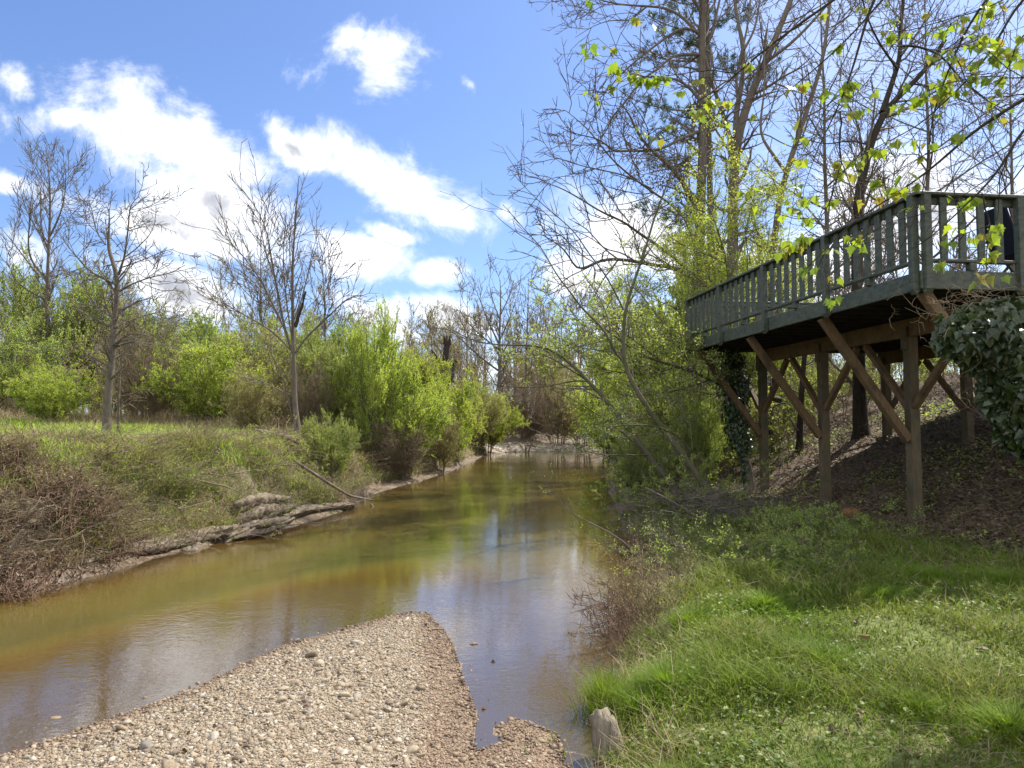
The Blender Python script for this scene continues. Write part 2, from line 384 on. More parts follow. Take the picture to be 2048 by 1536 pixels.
def terrain(x, y):
    x = np.asarray(x, float); y = np.asarray(y, float); shp = x.shape; x = x.ravel(); y = y.ravel()
    wob = (fbm(x, y, 1.6, 3, 5)-.45)*np.clip((np.abs(y)+4)/40, .05, .35)
    D = {k: dseg(x+wob*.5, y+wob*.5, v) for k, v in SH.items()}
    ins = inside(x+wob*.5, y+wob*.5)
    dL, dF, dR, dG = D['L'], D['F'], D['R'], D['G']
    zL = 1.5*ss(dL+(fbm(x, y, .8, 4, 2)-.45)*2.0, -.15, 2.5)+.12*ss(dL, 2, 8)+(fbm(x, y, 1.1, 4, 9)-.48)*.42*ss(dL, .2, 1.2)*(1-.6*ss(dL, 2.5, 5))
    zL = np.maximum(zL, .05*np.minimum(dL*8, 1))
    zF = .22*ss(dF, 0, 1.2)+1.5*ss(dF, 3.0, 8)
    u, v = deckuv(x, y)
    s_ = v-1.35-.0*u; k = ss(y, 15.5, 22); s_ = s_*(1-k)+(dR-3.4)*k
    hill = .41*np.clip(s_, 0, 8.3); hill = np.where(s_ < .8, .41*.8*np.clip(s_/.8, 0, 1)**1.6, hill)
    zR = .34*ss(dR, -.05, .9)+.028*np.clip(dR, 0, 6)+hill+(fbm(x, y, 1.2, 4, 3)-.48)*.16*ss(dR, 0, 1)
    zR += .35*ss(y, 16, 24)*ss(dR, .3, 2)
    zG = .075*np.clip(dG, 0, 2.4)+.02*(fbm(x, y, 2, 3, 8)-.4)*np.clip(dG*4, 0, 1)
    W = np.stack([1/(d+.02)**4 for d in (dL, dF, dR, dG)]); Z = np.stack([zL, zF, zR, zG])
    z = (W*Z).sum(0)/W.sum(0)
    dm = np.minimum(np.minimum(dL, dF), np.minimum(dR, dG))
    sl_ = np.where(dG < np.minimum(dL, dR), .1, .35)
    sl_ = (np.stack([.55+0*dL, .3+0*dL, .35+0*dL, .075+0*dL])*W).sum(0)/W.sum(0)
    depth = -np.minimum(sl_*dm, .5+.3*ss(dm, .5, 3))-.008
    depth += (fbm(x, y, .8, 3, 4)-.45)*.12*np.clip(dm, 0, 1)
    z = np.where(ins, np.minimum(depth, -.006), np.maximum(z, .006))
    far = ss(np.hypot(x, y), 60, 160); z = z+far*3*fbm(x, y, .01, 3, 1)*(~ins)
    which = np.argmin(np.stack([dL, dF, dR, dG]), 0)
    return z.reshape(shp), dict(dL=dL.reshape(shp), dF=dF.reshape(shp), dR=dR.reshape(shp), dG=dG.reshape(shp), dm=dm.reshape(shp), ins=ins.reshape(shp), which=which.reshape(shp), s=s_.reshape(shp), u=u.reshape(shp), v=v.reshape(shp))
def gz(x, y): return float(terrain(np.array([x]), np.array([y]))[0][0])
def on(x, y): return np.array([x, y, gz(x, y)])

def axis(lo, hi, step, far_lo, far_hi, g=1.12):
    a = list(np.arange(lo, hi, step)); s = step; v = lo
    while v > far_lo: s *= g; v -= s; a.insert(0, v)
    s = step; v = a[-1]
    while v < far_hi: s *= g; v += s; a.append(v)
    return np.array(a)
xs = axis(-8, 8.5, .085, -700, 700, 1.09)
ya = np.arange(2.4, 17, .085); yb = []
v = 17.0; s = .085
while v < 900: yb.append(v); s *= 1.018; v += s
yc = []; v = 2.4; s = .1
while v > -200: s *= 1.2; v -= s; yc.insert(0, v)
ys = np.array(yc+list(ya)+yb)
X, Y = np.meshgrid(xs, ys); Z, I = terrain(X, Y)
nx, ny = len(xs), len(ys)
i = np.arange(ny-1)[:, None]*nx+np.arange(nx-1)[None]
Q = np.stack([i, i+1, i+nx+1, i+nx], -1).reshape(-1, 4)

m, t = mat('ground of soil gravel turf and litter')
geo = t.add('ShaderNodeNewGeometry').outputs['Position']; at_ = t.add('ShaderNodeAttribute', attribute_name='zone')
sp = t.add('ShaderNodeSeparateColor', {0: at_.outputs['Color']}); wet = at_.outputs['Alpha']
vo = t.add('ShaderNodeTexVoronoi', {'Vector': geo, 'Scale': 55.0, 'Randomness': 1.0}); vo2 = t.add('ShaderNodeTexVoronoi', {'Vector': geo, 'Scale': 110.0})
pc = t.ramp(t.add('ShaderNodeSeparateColor', {0: vo.outputs['Color']}).outputs[0], [(0, (.09, .07, .045)), (.3, (.19, .155, .105)), (.6, (.29, .25, .18)), (.85, (.4, .36, .29)), (1, (.22, .14, .07))])
pc2 = t.ramp(t.add('ShaderNodeSeparateColor', {0: vo2.outputs['Color']}).outputs[1], [(0, (.12, .08, .05)), (.6, (.28, .22, .15)), (1, (.42, .36, .3))])
pc = t.mix(t.smooth(vo.outputs['Distance'], .35, .6), pc, pc2)
n3 = t.noise(geo, 3, 6, .6); n9 = t.noise(geo, 14, 6, .65)
soil = t.ramp(n9, [(.25, (.06, .045, .028)), (.5, (.14, .105, .068)), (.75, (.25, .2, .13))])
turf = t.ramp(n9, [(.3, (.06, .08, .02)), (.55, (.12, .14, .035)), (.75, (.24, .21, .09))])
litter = t.ramp(t.add('ShaderNodeSeparateColor', {0: t.add('ShaderNodeTexVoronoi', {'Vector': geo, 'Scale': 22.0}).outputs['Color']}).outputs[0], [(0, (.035, .025, .016)), (.5, (.08, .055, .035)), (1, (.16, .115, .075))])
silt = t.ramp(n3, [(.3, (.10, .095, .028)), (.6, (.17, .14, .045)), (.8, (.24, .15, .05))])
c = t.mix(sp.outputs[1], soil, turf); c = t.mix(sp.outputs[2], c, litter); c = t.mix(sp.outputs[0], c, pc)
bedo = t.mix(sp.outputs[0], soil, t.mix(1, pc, (1.1, .78, .5), 'MULTIPLY'))
z_ = t.add('ShaderNodeSeparateXYZ', {0: geo}).outputs[2]
bed = t.mix(t.smooth(t.math('ADD', z_, t.math('MULTIPLY', t.math('SUBTRACT', n3, .5), .25)), -.42, -.1), silt, bedo)
c = t.mix(t.smooth(z_, .004, -.03), c, bed)
c = t.mix(t.math('MULTIPLY', wet, .75), c, t.mix(1, c, (.6, .47, .36), 'MULTIPLY'))
h = t.math('ADD', t.math('MULTIPLY', vo.outputs['Distance'], sp.outputs[0]), t.math('MULTIPLY', n9, .8))
bs = t.add('ShaderNodeBsdfPrincipled', {'Base Color': c, 'Roughness': t.math('MULTIPLY_ADD', wet, -.35, .92), 'Specular IOR Level': .3,
    'Normal': t.add('ShaderNodeBump', {'Strength': .7, 'Distance': .015, 'Height': h, }).outputs[0]})
out(t, bs.outputs[0]); M['ground'] = m
g = make_mesh('ground', np.stack([X, Y, Z], -1).reshape(-1, 3), Q, np.zeros((0, 3), int), M['ground'])
tag(g, kind='structure')
gnz = fbm(X, Y, .9, 4, 77)-.45
bedg = 1-ss(I['dG']+gnz*2.2, .5, 3.4)
grav = np.clip(np.where(I['ins'], bedg, np.where((I['which'] == 3) | (I['which'] == 1), 1.0, 0)), 0, 1)*ss(I['dR'], -.1, .25)*(1-ss(I['dF'], 3, 5)*(I['which'] == 1))
lit = ss(I['s'], -.8, .3)*(I['which'] == 2)*(I['dR'] > .4)
grs = np.where(I['which'] == 0, ss(I['dL'], .8, 2.2), np.where(I['which'] == 2, ss(I['dR'], .1, .6), 0))*(1-lit)
redm = ss(X+.12*(Y-5)+gnz*.4, -.85, -.5)
spl = np.where(I['which'] == 3, np.maximum(redm, 1-ss(I['dm']+gnz*.2, .02, .2)), 1-ss(I['dm']+gnz*.3, 0, .16))
colr = np.stack([grav, grs, lit, spl], -1).reshape(-1, 4).astype(np.float32)
ca = g.data.color_attributes.new('zone', 'FLOAT_COLOR', 'POINT'); ca.data.foreach_set('color', colr.ravel())

# water
m, t = mat('creek water'); geo = t.add('ShaderNodeNewGeometry').outputs['Position']
v1 = t.add('ShaderNodeMapping', {0: geo, 3: (1, 1.5, 1)}).outputs[0]
rip = t.math('ADD', t.math('MULTIPLY', t.noise(v1, 15, 3, .5, .6), .7), t.math('MULTIPLY', t.noise(v1, 4.5, 3, .5, .4), .8))
amt = t.math('MULTIPLY_ADD', t.smooth(t.noise(geo, .35, 3), .4, .65), .7, .5)
bmp = t.add('ShaderNodeBump', {'Strength': t.math('MULTIPLY', amt, .055), 'Distance': .04, 'Height': rip}).outputs[0]
fr = t.add('ShaderNodeFresnel', {'IOR': 2.15, 'Normal': bmp}).outputs[0]
tr = t.add('ShaderNodeBsdfTransparent', {0: (.86, .82, .62, 1)}).outputs[0]
dpt = t.add('ShaderNodeAttribute', attribute_name='depth').outputs['Fac']
df = t.add('ShaderNodeBsdfDiffuse', {0: t.ramp(t.math('ADD', dpt, t.math('MULTIPLY', t.math('SUBTRACT', t.noise(geo, .55, 5), .5), .6)), [(.0, (.32, .22, .11)), (.2, (.28, .17, .045)), (.5, (.19, .145, .036)), (.8, (.11, .10, .032))])}).outputs[0]
gl = t.add('ShaderNodeBsdfGlossy', {'Color': (1, 1, 1, 1), 'Roughness': .0, 'Normal': bmp}).outputs[0]
body = t.add('ShaderNodeMixShader', {0: t.math('MULTIPLY_ADD', t.smooth(dpt, .0, .7), .36, .2), 1: tr, 2: df}).outputs[0]
out(t, t.add('ShaderNodeMixShader', {0: fr, 1: body, 2: gl}).outputs[0]); M['water'] = m
wx = np.concatenate([np.arange(-60, -8, 2.0), np.arange(-8, 8, .25), np.arange(8, 30, 2)]); wy = np.concatenate([np.arange(-24, 2, 2.0), np.arange(2, 50, .25)])
WX, WY = np.meshgrid(wx, wy); wz, wi = terrain(WX, WY)
k = np.arange(len(wy)-1)[:, None]*len(wx)+np.arange(len(wx)-1)[None]
keep = (wz < .25).reshape(-1); Qw = np.stack([k, k+1, k+len(wx)+1, k+len(wx)], -1).reshape(-1, 4); Qw = Qw[keep[Qw].any(1)]
wo = make_mesh('water', np.stack([WX, WY, 0*WX], -1).reshape(-1, 3), Qw, np.zeros((0, 3), int), M['water'])
at2 = wo.data.attributes.new('depth', 'FLOAT', 'POINT'); at2.data.foreach_set('value', np.clip(-wz, 0, 2).astype(np.float32).ravel())
tag(wo, kind='structure')

# ------------------------------------------------------------------ timber deck
ZT = 4.706; ZF1 = ZT-1.15; ZD = 3.775; DL = 7.42; DW = 7.4
def dk(u, v, z): return np.array([AX, AY, 0])+EU*u+EV*v+np.array([0, 0, z])
deck = empty('raised_deck', dk(3.7, 3.7, 0)*[1, 1, 0]+[0, 0, .4], 'raised timber deck with grey green slatted railing standing on braced brown posts over the bank', 'deck')
DO = np.array(deck.location)
AXS = (EU, -EV, np.array([0, 0, 1.]))
def dbox(name, u, v, z, su, sv, sz, mt, parent=deck):
    return MB().box(dk(u, v, z), su, sv, sz, AXS).build(name, mt, parent, False, DO)
mb = MB()
nb = int(DW/.145)
for k in range(nb): mb.box(dk(DL/2, .07+k*.145, ZD-.019), DL-.02, .137, .038, AXS)
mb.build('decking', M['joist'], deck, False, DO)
dbox('fascia_board', DL/2, .02, ZF1+.11, DL, .04, .225, M['paint']); dbox('fascia_board', -.022, DW/2, ZF1+.108, .04, DW+.04, .22, M['paint']); dbox('fascia_board', DL+.022, DW/2, ZF1+.108, .04, DW+.04, .22, M['paint'])
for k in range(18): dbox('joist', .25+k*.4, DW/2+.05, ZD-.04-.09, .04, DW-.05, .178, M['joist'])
def railing(p0, dirv, nrm, length, posts, nbal, second=False):
    """posts at given distances along dirv; nbal balusters per bay"""
    ez = np.array([0, 0, 1.]); ax = (dirv, nrm, ez)
    def bx(nm, s_, off, z, a, b, c): return MB().box(p0+dirv*s_+nrm*off+ez*z, a, b, c, ax).build(nm, M['paint'], deck, False, DO)
    bx('top_rail', length/2, .01, ZT-.019, length+.14, .14, .038)
    bx('rail_board', length/2, -.022, ZT-.085, length, .036, .088)
    for s_ in posts:
        z0 = ZF1-.06; zt = ZT-.04; a = .045; q = MB()
        q.box(p0+dirv*s_-nrm*(-.048)+ez*((z0+.05+zt)/2), .089, .09, zt-z0-.05, ax)
        # bevelled foot below the fascia
        c_ = p0+dirv*s_+nrm*.048; V = []
        for (i_, j_, zz) in ((-1, -1, z0+.052), (1, -1, z0+.052), (1, 1, z0+.052), (-1, 1, z0+.052), (-1, -1, z0+.045), (1, -1, z0+.045), (1, .1, z0), (-1, .1, z0)):
            V.append(c_+dirv*i_*.0443+nrm*j_*.0448+ez*zz)
        q.add(V, [(0, 1, 2, 3), (7, 6, 5, 4), (0, 4, 5, 1), (1, 5, 6, 2), (2, 6, 7, 3), (3, 7, 4, 0)])
        q.build('rail_post', M['paint'], deck, False, DO)
    for a_, b_ in zip(posts[:-1], posts[1:]):
        L = b_-a_
        bx('bottom_rail', (a_+b_)/2, -.004, ZD+.125, L-.091, .088, .038)
        bx('rail_block', (a_+b_)/2, -.004, ZD+.054, .09, .085, .1)
        for k in range(nbal):
            s_ = a_+L*(k+1)/(nbal+1); bx('baluster', s_, -.022+.038, (ZT-.04+ZD+.146)/2-.02, .089 if second else .106, .037, ZT-.04-ZD-.146+.03)
nrm_l = -EV; railing(dk(0, 0, 0), EU, nrm_l, DL, [.05, 1.9, 3.78, 5.62, DL-.05], 7)
railing(dk(0, 0, 0), EV, -EU, DW, [.05, 1.26, 2.47, 3.68, 4.89, 6.1, 7.3], 4, True)
railing(dk(DL, 0, 0), EV, EU, DW, [.05, 1.9, 3.7, 5.5, 7.3], 6)
zb0, zb1 = ZF1-.275, ZF1-.004
dbox('beam', 3.45, 1.5, (zb0+zb1)/2, 7.5, .09, zb1-zb0, M['cedar']); dbox('beam', 3.45, 4.4, (zb0+zb1)/2, 7.5, .09, zb1-zb0, M['cedar'])
for row, v in enumerate((1.5, 4.4)):
    for u in (.1, 2.25, 4.64, 7.0):
        p = dk(u, v, 0); z0 = gz(p[0], p[1])-.15
        q = MB().box(dk(u, v+.0, (z0+zb0)/2), .15, .15, zb0-z0, AXS)
        q.box(dk(u, v+.085, (zb0+zb1)/2-.02), .148, .07, zb1-zb0-.05, AXS)
        q.build('support_post', M['post'], deck, False, DO)
        q = MB().box(dk(u, v-.1, zb0-.02), .1, .048, .34, AXS)      # corbel with chamfered foot
        q.build('corbel', M['post'], deck, False, DO)
        for sgn in (-1, 1):
            if not (u+sgn*1.05 > 7.5 or u+sgn*1.05 < -.5) or True:
                MB().beam(dk(u+sgn*.08, v-.005, zb0-1.06), dk(u+sgn*1.08, v-.005, zb0-.03), .085, .10, EV).build('knee_brace', M['cedar'], deck, False, DO)
        if row == 0:
            MB().beam(dk(u, v-.08, 1.72), dk(u, .09, ZF1-.01), .12, .12, EU).build('outrigger_brace', M['cedar'], deck, False, DO)

# things on the deck
hp = dk(5.75, .6, ZD); hk = empty('plant_hook', hp, 'black double shepherd hook rising above the far end of the railing', 'plant hook')
def hookpts(sg, h, r): 
    pts = [(0, 0, 0), (0, 0, h-r)]
    for a in np.linspace(0, 200, 12): pts.append((sg*(r-r*math.cos(R_(a))), 0, h-r+r*math.sin(R_(a))))
    pts.append((sg*(2*r+.06), 0, h-r-.02)); return pts
for sg, h, r in ((-1, 1.95, .13), (1, 1.62, .13)):
    P_, r_ = resample([hp+EU*a*.8+EV*a*.6+[0, 0, c_] for a, b, c_ in hookpts(sg, h, r)], [.009]*15, 36)
    MB().tubes(P_, r_, 6).build('hook_arm', M['iron'], hk, True, hp)
cp = dk(.75, 2.08, ZD); ch = empty('deck_chair', cp, 'folding deck chair with navy fabric sling behind the railing corner', 'deck chair')
def chair_pt(a, b, c_): return cp-EV*a+EU*b+np.array([0, 0, c_])
MB().box(chair_pt(0, 0, .42), .5, .46, .04, (EV, EU, np.array([0, 0, 1.]))).build('seat', M['navy'], ch, False, cp)
MB().beam(chair_pt(.27, 0, .4), chair_pt(-.12+.6, 0, 1.02), .46, .035, EV+[0, 0, .3]).build('backrest', M['navy'], ch, False, cp)
for b in (-.25, .25):
    MB().beam(chair_pt(-.27, b, 0), chair_pt(.3, b, .62), .03, .03, EU).build('leg', M['paint'], ch, False, cp)
    MB().beam(chair_pt(.33, b, 0), chair_pt(-.25, b, .62), .03, .03, EU).build('leg', M['paint'], ch, False, cp)
    MB().beam(chair_pt(-.28, b, .64), chair_pt(.36, b, .64), .05, .025, (0, 0, 1.)).build('armrest', M['paint'], ch, False, cp)

# ------------------------------------------------------------------ trees traced limb by limb
def limb(pts, d, w0, w1, dd=0.0, N=14, jag=.0):
    n = len(pts); P = np.array([px(x, y, d+dd*(k/(n-1))) for k, (x, y) in enumerate(pts)])
    r = np.linspace(w0, w1, n)/2/F*d*(.78 if w0 < 12 else .92)
    P, r = resample(P, r, N)
    if jag: P[1:-1] += rng.normal(size=P[1:-1].shape)*jag
    return P, r
def to_ground(P, r, N=None):
    """carry the foot of a trunk down into the soil where it stands"""
    b = P[0].copy(); z = gz(b[0], b[1])
    if b[2] > z-.1:
        P = np.vstack([[b[0], b[1], z-.15], P]); r = np.r_[r[0]*1.25, r]
    return resample(P, r, N or len(P))
def tree(name, label, cat, limbs, levels, bark_m, twig_m, foliage=None, group=None, sides=8, flare=True, foot=True):
    """limbs: list of (P,r) with the trunk first; levels: list of dict for grow(); foliage: (material, per twig, size, spread, asp, name)"""
    P0, r0 = limbs[0]
    if foot: P0, r0 = to_ground(P0, r0)
    if flare: r0 = r0*(1+.5*np.exp(-np.linspace(0, 14, len(r0))))
    base = np.array([P0[0][0], P0[0][1], gz(P0[0][0], P0[0][1])])
    root = empty(name, base, label, cat, group)
    mb = MB().tubes(P0, r0, sides+2, .05)
    for P, r in limbs[1:]: mb.tubes(P, r, sides, .04)
    mb.build('trunk', bark_m, root, True, base)
    N = max(len(P) for P, r in limbs)
    LP = []; LR = []
    for P, r in [(P0, r0)]+list(limbs[1:]):
        p, q = resample(P, r, N); LP.append(p); LR.append(q)
    P = np.array(LP); Rr = np.array(LR); mb = MB(); allp = [P]
    for i, lv in enumerate(levels):
        lv = dict(lv); sd = lv.pop('sides', 4 if i == 0 else 3); both = lv.pop('both', False)
        src = P
        P, Rr = grow(P, Rr, **lv)
        mb.tubes(P, Rr, sd); allp.append(P)
    if mb.n: mb.build('branches', twig_m, root, True, base)
    if foliage:
        fm, n, size, spread, asp, fname = foliage[:6]
        lf = MB()
        for src, nn in ((allp[-1], n),)+(((allp[-2], max(1, n//2)),) if len(allp) > 2 else ()):
            p, d = tips(src, nn, (.15, 1), spread)
            lf.leaves(p, d, size*rng.uniform(.6, 1.25, len(p)), asp)
        lf.build(fname, fm, root, False, base)
    return root

# --- left bank bare trees
A = [limb([(214, 885), (213, 830), (219, 760), (226, 700), (229, 640), (235, 590), (237, 563), (232, 534), (222, 516), (213, 495), (213, 481), (220, 465), (220, 446), (218, 419)], 17.6, 17, 2.2, .3, 30),
     limb([(237, 549), (242, 532), (250, 514), (253, 481), (258, 446), (258, 417), (262, 405), (278, 393)], 17.6, 6, 1.5, -.9),
     limb([(211, 489), (193, 465), (187, 436), (183, 415), (174, 397)], 17.6, 4.5, 1.5, .6),
     limb([(238, 582), (261, 569), (304, 553), (341, 547), (370, 530)], 17.6, 5, 1.6, -.5),
     limb([(232, 569), (205, 557), (175, 540), (156, 516), (135, 493), (117, 465)], 17.6, 5.5, 1.4, -.5),
     limb([(228, 655), (260, 640), (300, 628), (330, 622)], 17.6, 5, 1.4, 1.2), limb([(230, 640), (195, 615), (165, 570), (150, 540)], 17.6, 5, 1.4, 1.0),
     limb([(222, 735), (185, 715), (150, 690), (120, 700)], 17.6, 4, 1.2, -.9), limb([(226, 690), (262, 665), (300, 672), (325, 690)], 17.6, 4, 1.2, -.9),
     limb([(250, 514), (270, 500), (300, 470), (312, 440)], 17.5, 3.5, 1.2, .5), limb([(243, 535), (285, 520), (320, 505), (348, 497)], 17.6, 3.5, 1.2, .5)]
tree('bare_tree', 'bare many-twigged tree with the thickest trunk on the grassy left bank', 'tree', A,
     [dict(n=6.0, per_m=True, tr=(.22, 1), L=(.45, 1.25), absL=True, ang=(40, 75), N=6, rr=.5, tip=.0048, up=.05, wig=.12),
      dict(n=5.5, per_m=True, tr=(.2, 1), L=(.15, .5), absL=True, ang=(30, 65), N=4, rr=.7, tip=.0042, up=.03, wig=.12),
      dict(n=3.5, per_m=True, tr=(.2, 1), L=(.08, .2), absL=True, ang=(30, 60), N=3, rr=.7, tip=.005, up=.02, wig=.1)], M['bark_grey'], M['twig_grey'])
A2 = [limb([(236, 878), (236, 830), (238, 790), (240, 740), (246, 700)], 18.4, 8, 3, .2, 14)]
tree('bare_tree', 'thin bare sapling standing just behind the trunk of the many-twigged tree', 'tree', A2,
     [dict(n=6, per_m=True, tr=(.35, 1), L=(.4, 1.0), absL=True, ang=(45, 80), N=6, rr=.5, tip=.004, up=.04, wig=.14),
      dict(n=7, per_m=True, tr=(.2, 1), L=(.15, .45), absL=True, ang=(30, 65), N=4, rr=.7, tip=.0035, up=.02, wig=.12)], M['bark_grey'], M['twig_brown'])
B = [limb([(92, 800), (92, 700), (93, 640), (94, 590), (96, 524), (99, 466), (101, 427), (101, 388), (98, 358), (103, 343), (94, 319)], 30, 11, 1.4, 0, 26),
     limb([(98, 499), (84, 475), (82, 438), (80, 397), (83, 368), (82, 319)], 30, 5, 1, .8), limb([(101, 470), (117, 438), (127, 407), (131, 378), (132, 329)], 30, 5, 1, -.8),
     limb([(92, 556), (64, 528), (55, 501), (59, 446), (60, 407), (68, 370)], 30, 6, 1, -1), limb([(78, 553), (45, 510), (20, 477), (0, 454)], 30, 5, 1, 1.2),
     limb([(94, 600), (60, 585), (30, 560), (12, 520)], 30, 5, 1, -1), limb([(95, 560), (112, 530), (118, 500)], 30, 4, 1, 1)]
lv_up = [dict(n=3.2, per_m=True, tr=(.3, 1), L=(.8, 2.0), absL=True, ang=(25, 50), N=6, rr=.5, tip=.0065, up=.14, wig=.1),
         dict(n=3.4, per_m=True, tr=(.2, 1), L=(.3, .9), absL=True, ang=(25, 50), N=4, rr=.7, tip=.006, up=.1, wig=.1),
         dict(n=2.2, per_m=True, tr=(.2, 1), L=(.15, .4), absL=True, ang=(25, 50), N=3, rr=.7, tip=.0055, up=.08, wig=.1)]
tree('bare_tree', 'tall narrow bare tree rising behind the bushes at the left edge', 'tree', B, lv_up, M['bark_grey'], M['twig_grey'])
C = [limb([(597, 868), (596, 850), (589, 827), (589, 768), (587, 709), (586, 657), (585, 590), (585, 516), (589, 471), (593, 404), (598, 352)], 20, 14, 1.3, 0, 30),
     limb([(585, 705), (569, 664), (560, 605), (548, 553), (539, 490), (530, 441), (508, 408), (482, 375)], 20, 7, 1.2, -.8),
     limb([(563, 645), (526, 567), (496, 523), (467, 490), (437, 464)], 19.6, 5, 1, -.6), limb([(582, 701), (548, 664), (511, 642), (456, 612), (415, 582)], 20, 5, 1, -.4),
     limb([(591, 705), (611, 675), (652, 638), (689, 601), (712, 586), (734, 593)], 20, 6, 1.4, .7),
     limb([(590, 650), (603, 600), (618, 540), (623, 508), (634, 475)], 20, 5, 1.2, .9), limb([(584, 700), (562, 640), (535, 600), (506, 560), (470, 535)], 20, 5, 1.1, .8),
     limb([(586, 690), (575, 620), (568, 560), (566, 500), (570, 460)], 20, 4.5, 1, -.9), limb([(548, 553), (530, 500), (520, 450), (525, 385)], 19.5, 3.5, 1, .3),
     limb([(585, 560), (578, 500), (583, 440), (590, 400)], 20, 3, 1, .5), limb([(585, 835), (572, 780), (562, 740), (545, 720), (540, 690)], 20, 5, 1.2, -.3),
     limb([(580, 790), (555, 778), (520, 760), (480, 755)], 20, 3.5, 1, -.5)]
ct = tree('bare_tree', 'bare forked tree with upswept boughs and a broken black stub in its middle', 'tree', C,
     [dict(n=3.6, per_m=True, tr=(.3, 1), L=(.5, 1.3), absL=True, ang=(18, 42), N=6, rr=.45, tip=.005, up=.1, wig=.08),
      dict(n=3.2, per_m=True, tr=(.2, 1), L=(.2, .55), absL=True, ang=(20, 45), N=4, rr=.7, tip=.0045, up=.06, wig=.1)], M['bark_grey'], M['twig_grey'])
P, r = limb([(592, 655), (597, 632), (604, 616), (609, 602), (606, 590), (612, 583)], 19.9, 9, 5, 0, 8)
MB().tubes(P, r, 8, .25).build('broken_stub', M['bark_dark'], ct, True, np.array(ct.location))
def auto_tree(base_px, top_px, d, w0, spread_px, nl, label, lv, name='bare_tree', cat='tree', bm='bark_grey', tm='twig_grey', fol=None, lo=.3, group=None, upv=.12, lean=0):
    """a trunk between two photo points with nl boughs reaching sideways by about spread_px"""
    x0, y0 = base_px; x1, y1 = top_px; n = 10
    pts = [(x0+(x1-x0)*k/n+rng.normal()*spread_px*.015, y0+(y1-y0)*k/n) for k in range(n+1)]
    tr_ = limb(pts, d, w0, w0*.12, 0, 20); L = [tr_]
    Hm = np.linalg.norm(tr_[0][-1]-tr_[0][0]); S = spread_px/F*d
    for q in range(nl):
        f = lo+(1-lo)*(q+.5)/nl; f = min(.95, f+rng.uniform(-.03, .03)); i_ = int(f*19)
        p = tr_[0][i_].copy(); a = q*2.4+rng.uniform(-.5, .5); ln = S*rng.uniform(.75, 1.15)*(1.15-.75*((f-lo)/(1-lo)))
        ups = rng.uniform(.5, 1.0); pp = [p]
        dv = np.array([math.cos(a), math.sin(a), ups*.7]); dv /= np.linalg.norm(dv)
        for k in range(9):
            dv = dv+rng.normal(size=3)*.09+[0, 0, upv]; dv /= np.linalg.norm(dv); pp.append(pp[-1]+dv*ln*1.25/9)
        r_ = np.linspace(tr_[1][i_]*.6, .008, 10); L.append(resample(np.array(pp), r_, 12))
    return tree(name, label, cat, L, lv, M[bm], M[tm], fol, group)
lv_far = [dict(n=1.6, per_m=True, tr=(.2, 1), L=(.8, 2.2), absL=True, ang=(25, 55), N=6, rr=.5, tip=.010, up=.08, wig=.1),
          dict(n=2.2, per_m=True, tr=(.2, 1), L=(.4, 1.0), absL=True, ang=(25, 55), N=4, rr=.7, tip=.0085, up=.05, wig=.1),
          dict(n=2.4, per_m=True, tr=(.2, 1), L=(.2, .45), absL=True, ang=(25, 55), N=3, rr=.7, tip=.0075, up=.04, wig=.1)]
auto_tree((525, 800), (520, 470), 34, 9, 105, 12, 'round crowned budding tree behind the fork of the bare tree with the broken stub', lv_far, fol=(M['leaf_olive'], 2, .055, .03, .5, 'buds'), lo=.32)
auto_tree((656, 800), (645, 505), 35, 7, 75, 10, 'smaller round crowned bare tree right of the tree with the broken stub', lv_far, fol=(M['bud_brown'], 1, .04, .02, .5, 'buds'), lo=.3)
Ff = [limb([(1000, 800), (999, 787), (999, 717), (999, 659), (1002, 600), (1000, 560)], 50, 11, 1.4, 0, 22), limb([(996, 741), (964, 717), (938, 694), (902, 659), (872, 655)], 50, 5, 1, -2),
      limb([(1000, 764), (1017, 711), (1032, 680), (1049, 644)], 50, 5, 1, 2), limb([(999, 690), (975, 640), (960, 600), (950, 575)], 50, 5, 1, 2), limb([(1000, 680), (1022, 630), (1035, 590)], 50, 4, 1, -2),
      limb([(999, 700), (960, 670), (930, 640), (915, 610)], 50, 4.5, 1, -1), limb([(1000, 640), (985, 600), (978, 565)], 50, 3.5, 1, 1), limb([(1001, 630), (1020, 590), (1028, 560)], 50, 3.5, 1, 1), limb([(997, 710), (970, 660), (955, 640)], 50, 4, 1, 3)]
tree('budding_tree', 'broad budding tree above the far end of the creek', 'tree', Ff, [dict(lv_far[0], n=1.4, L=(1.0, 2.6)), dict(lv_far[1], n=1.7, L=(.5, 1.3)), dict(lv_far[2], n=1.7)], M['bark_grey'], M['twig_grey'], (M['bud_brown'], 2, .06, .03, .6, 'buds'))
auto_tree((1049, 830), (1058, 555), 52, 8, 45, 9, 'thin straight tree beside the broad budding tree at the creek end', lv_far, name='budding_tree', fol=(M['bud_brown'], 1, .06, .03, .6, 'buds'), lo=.35)
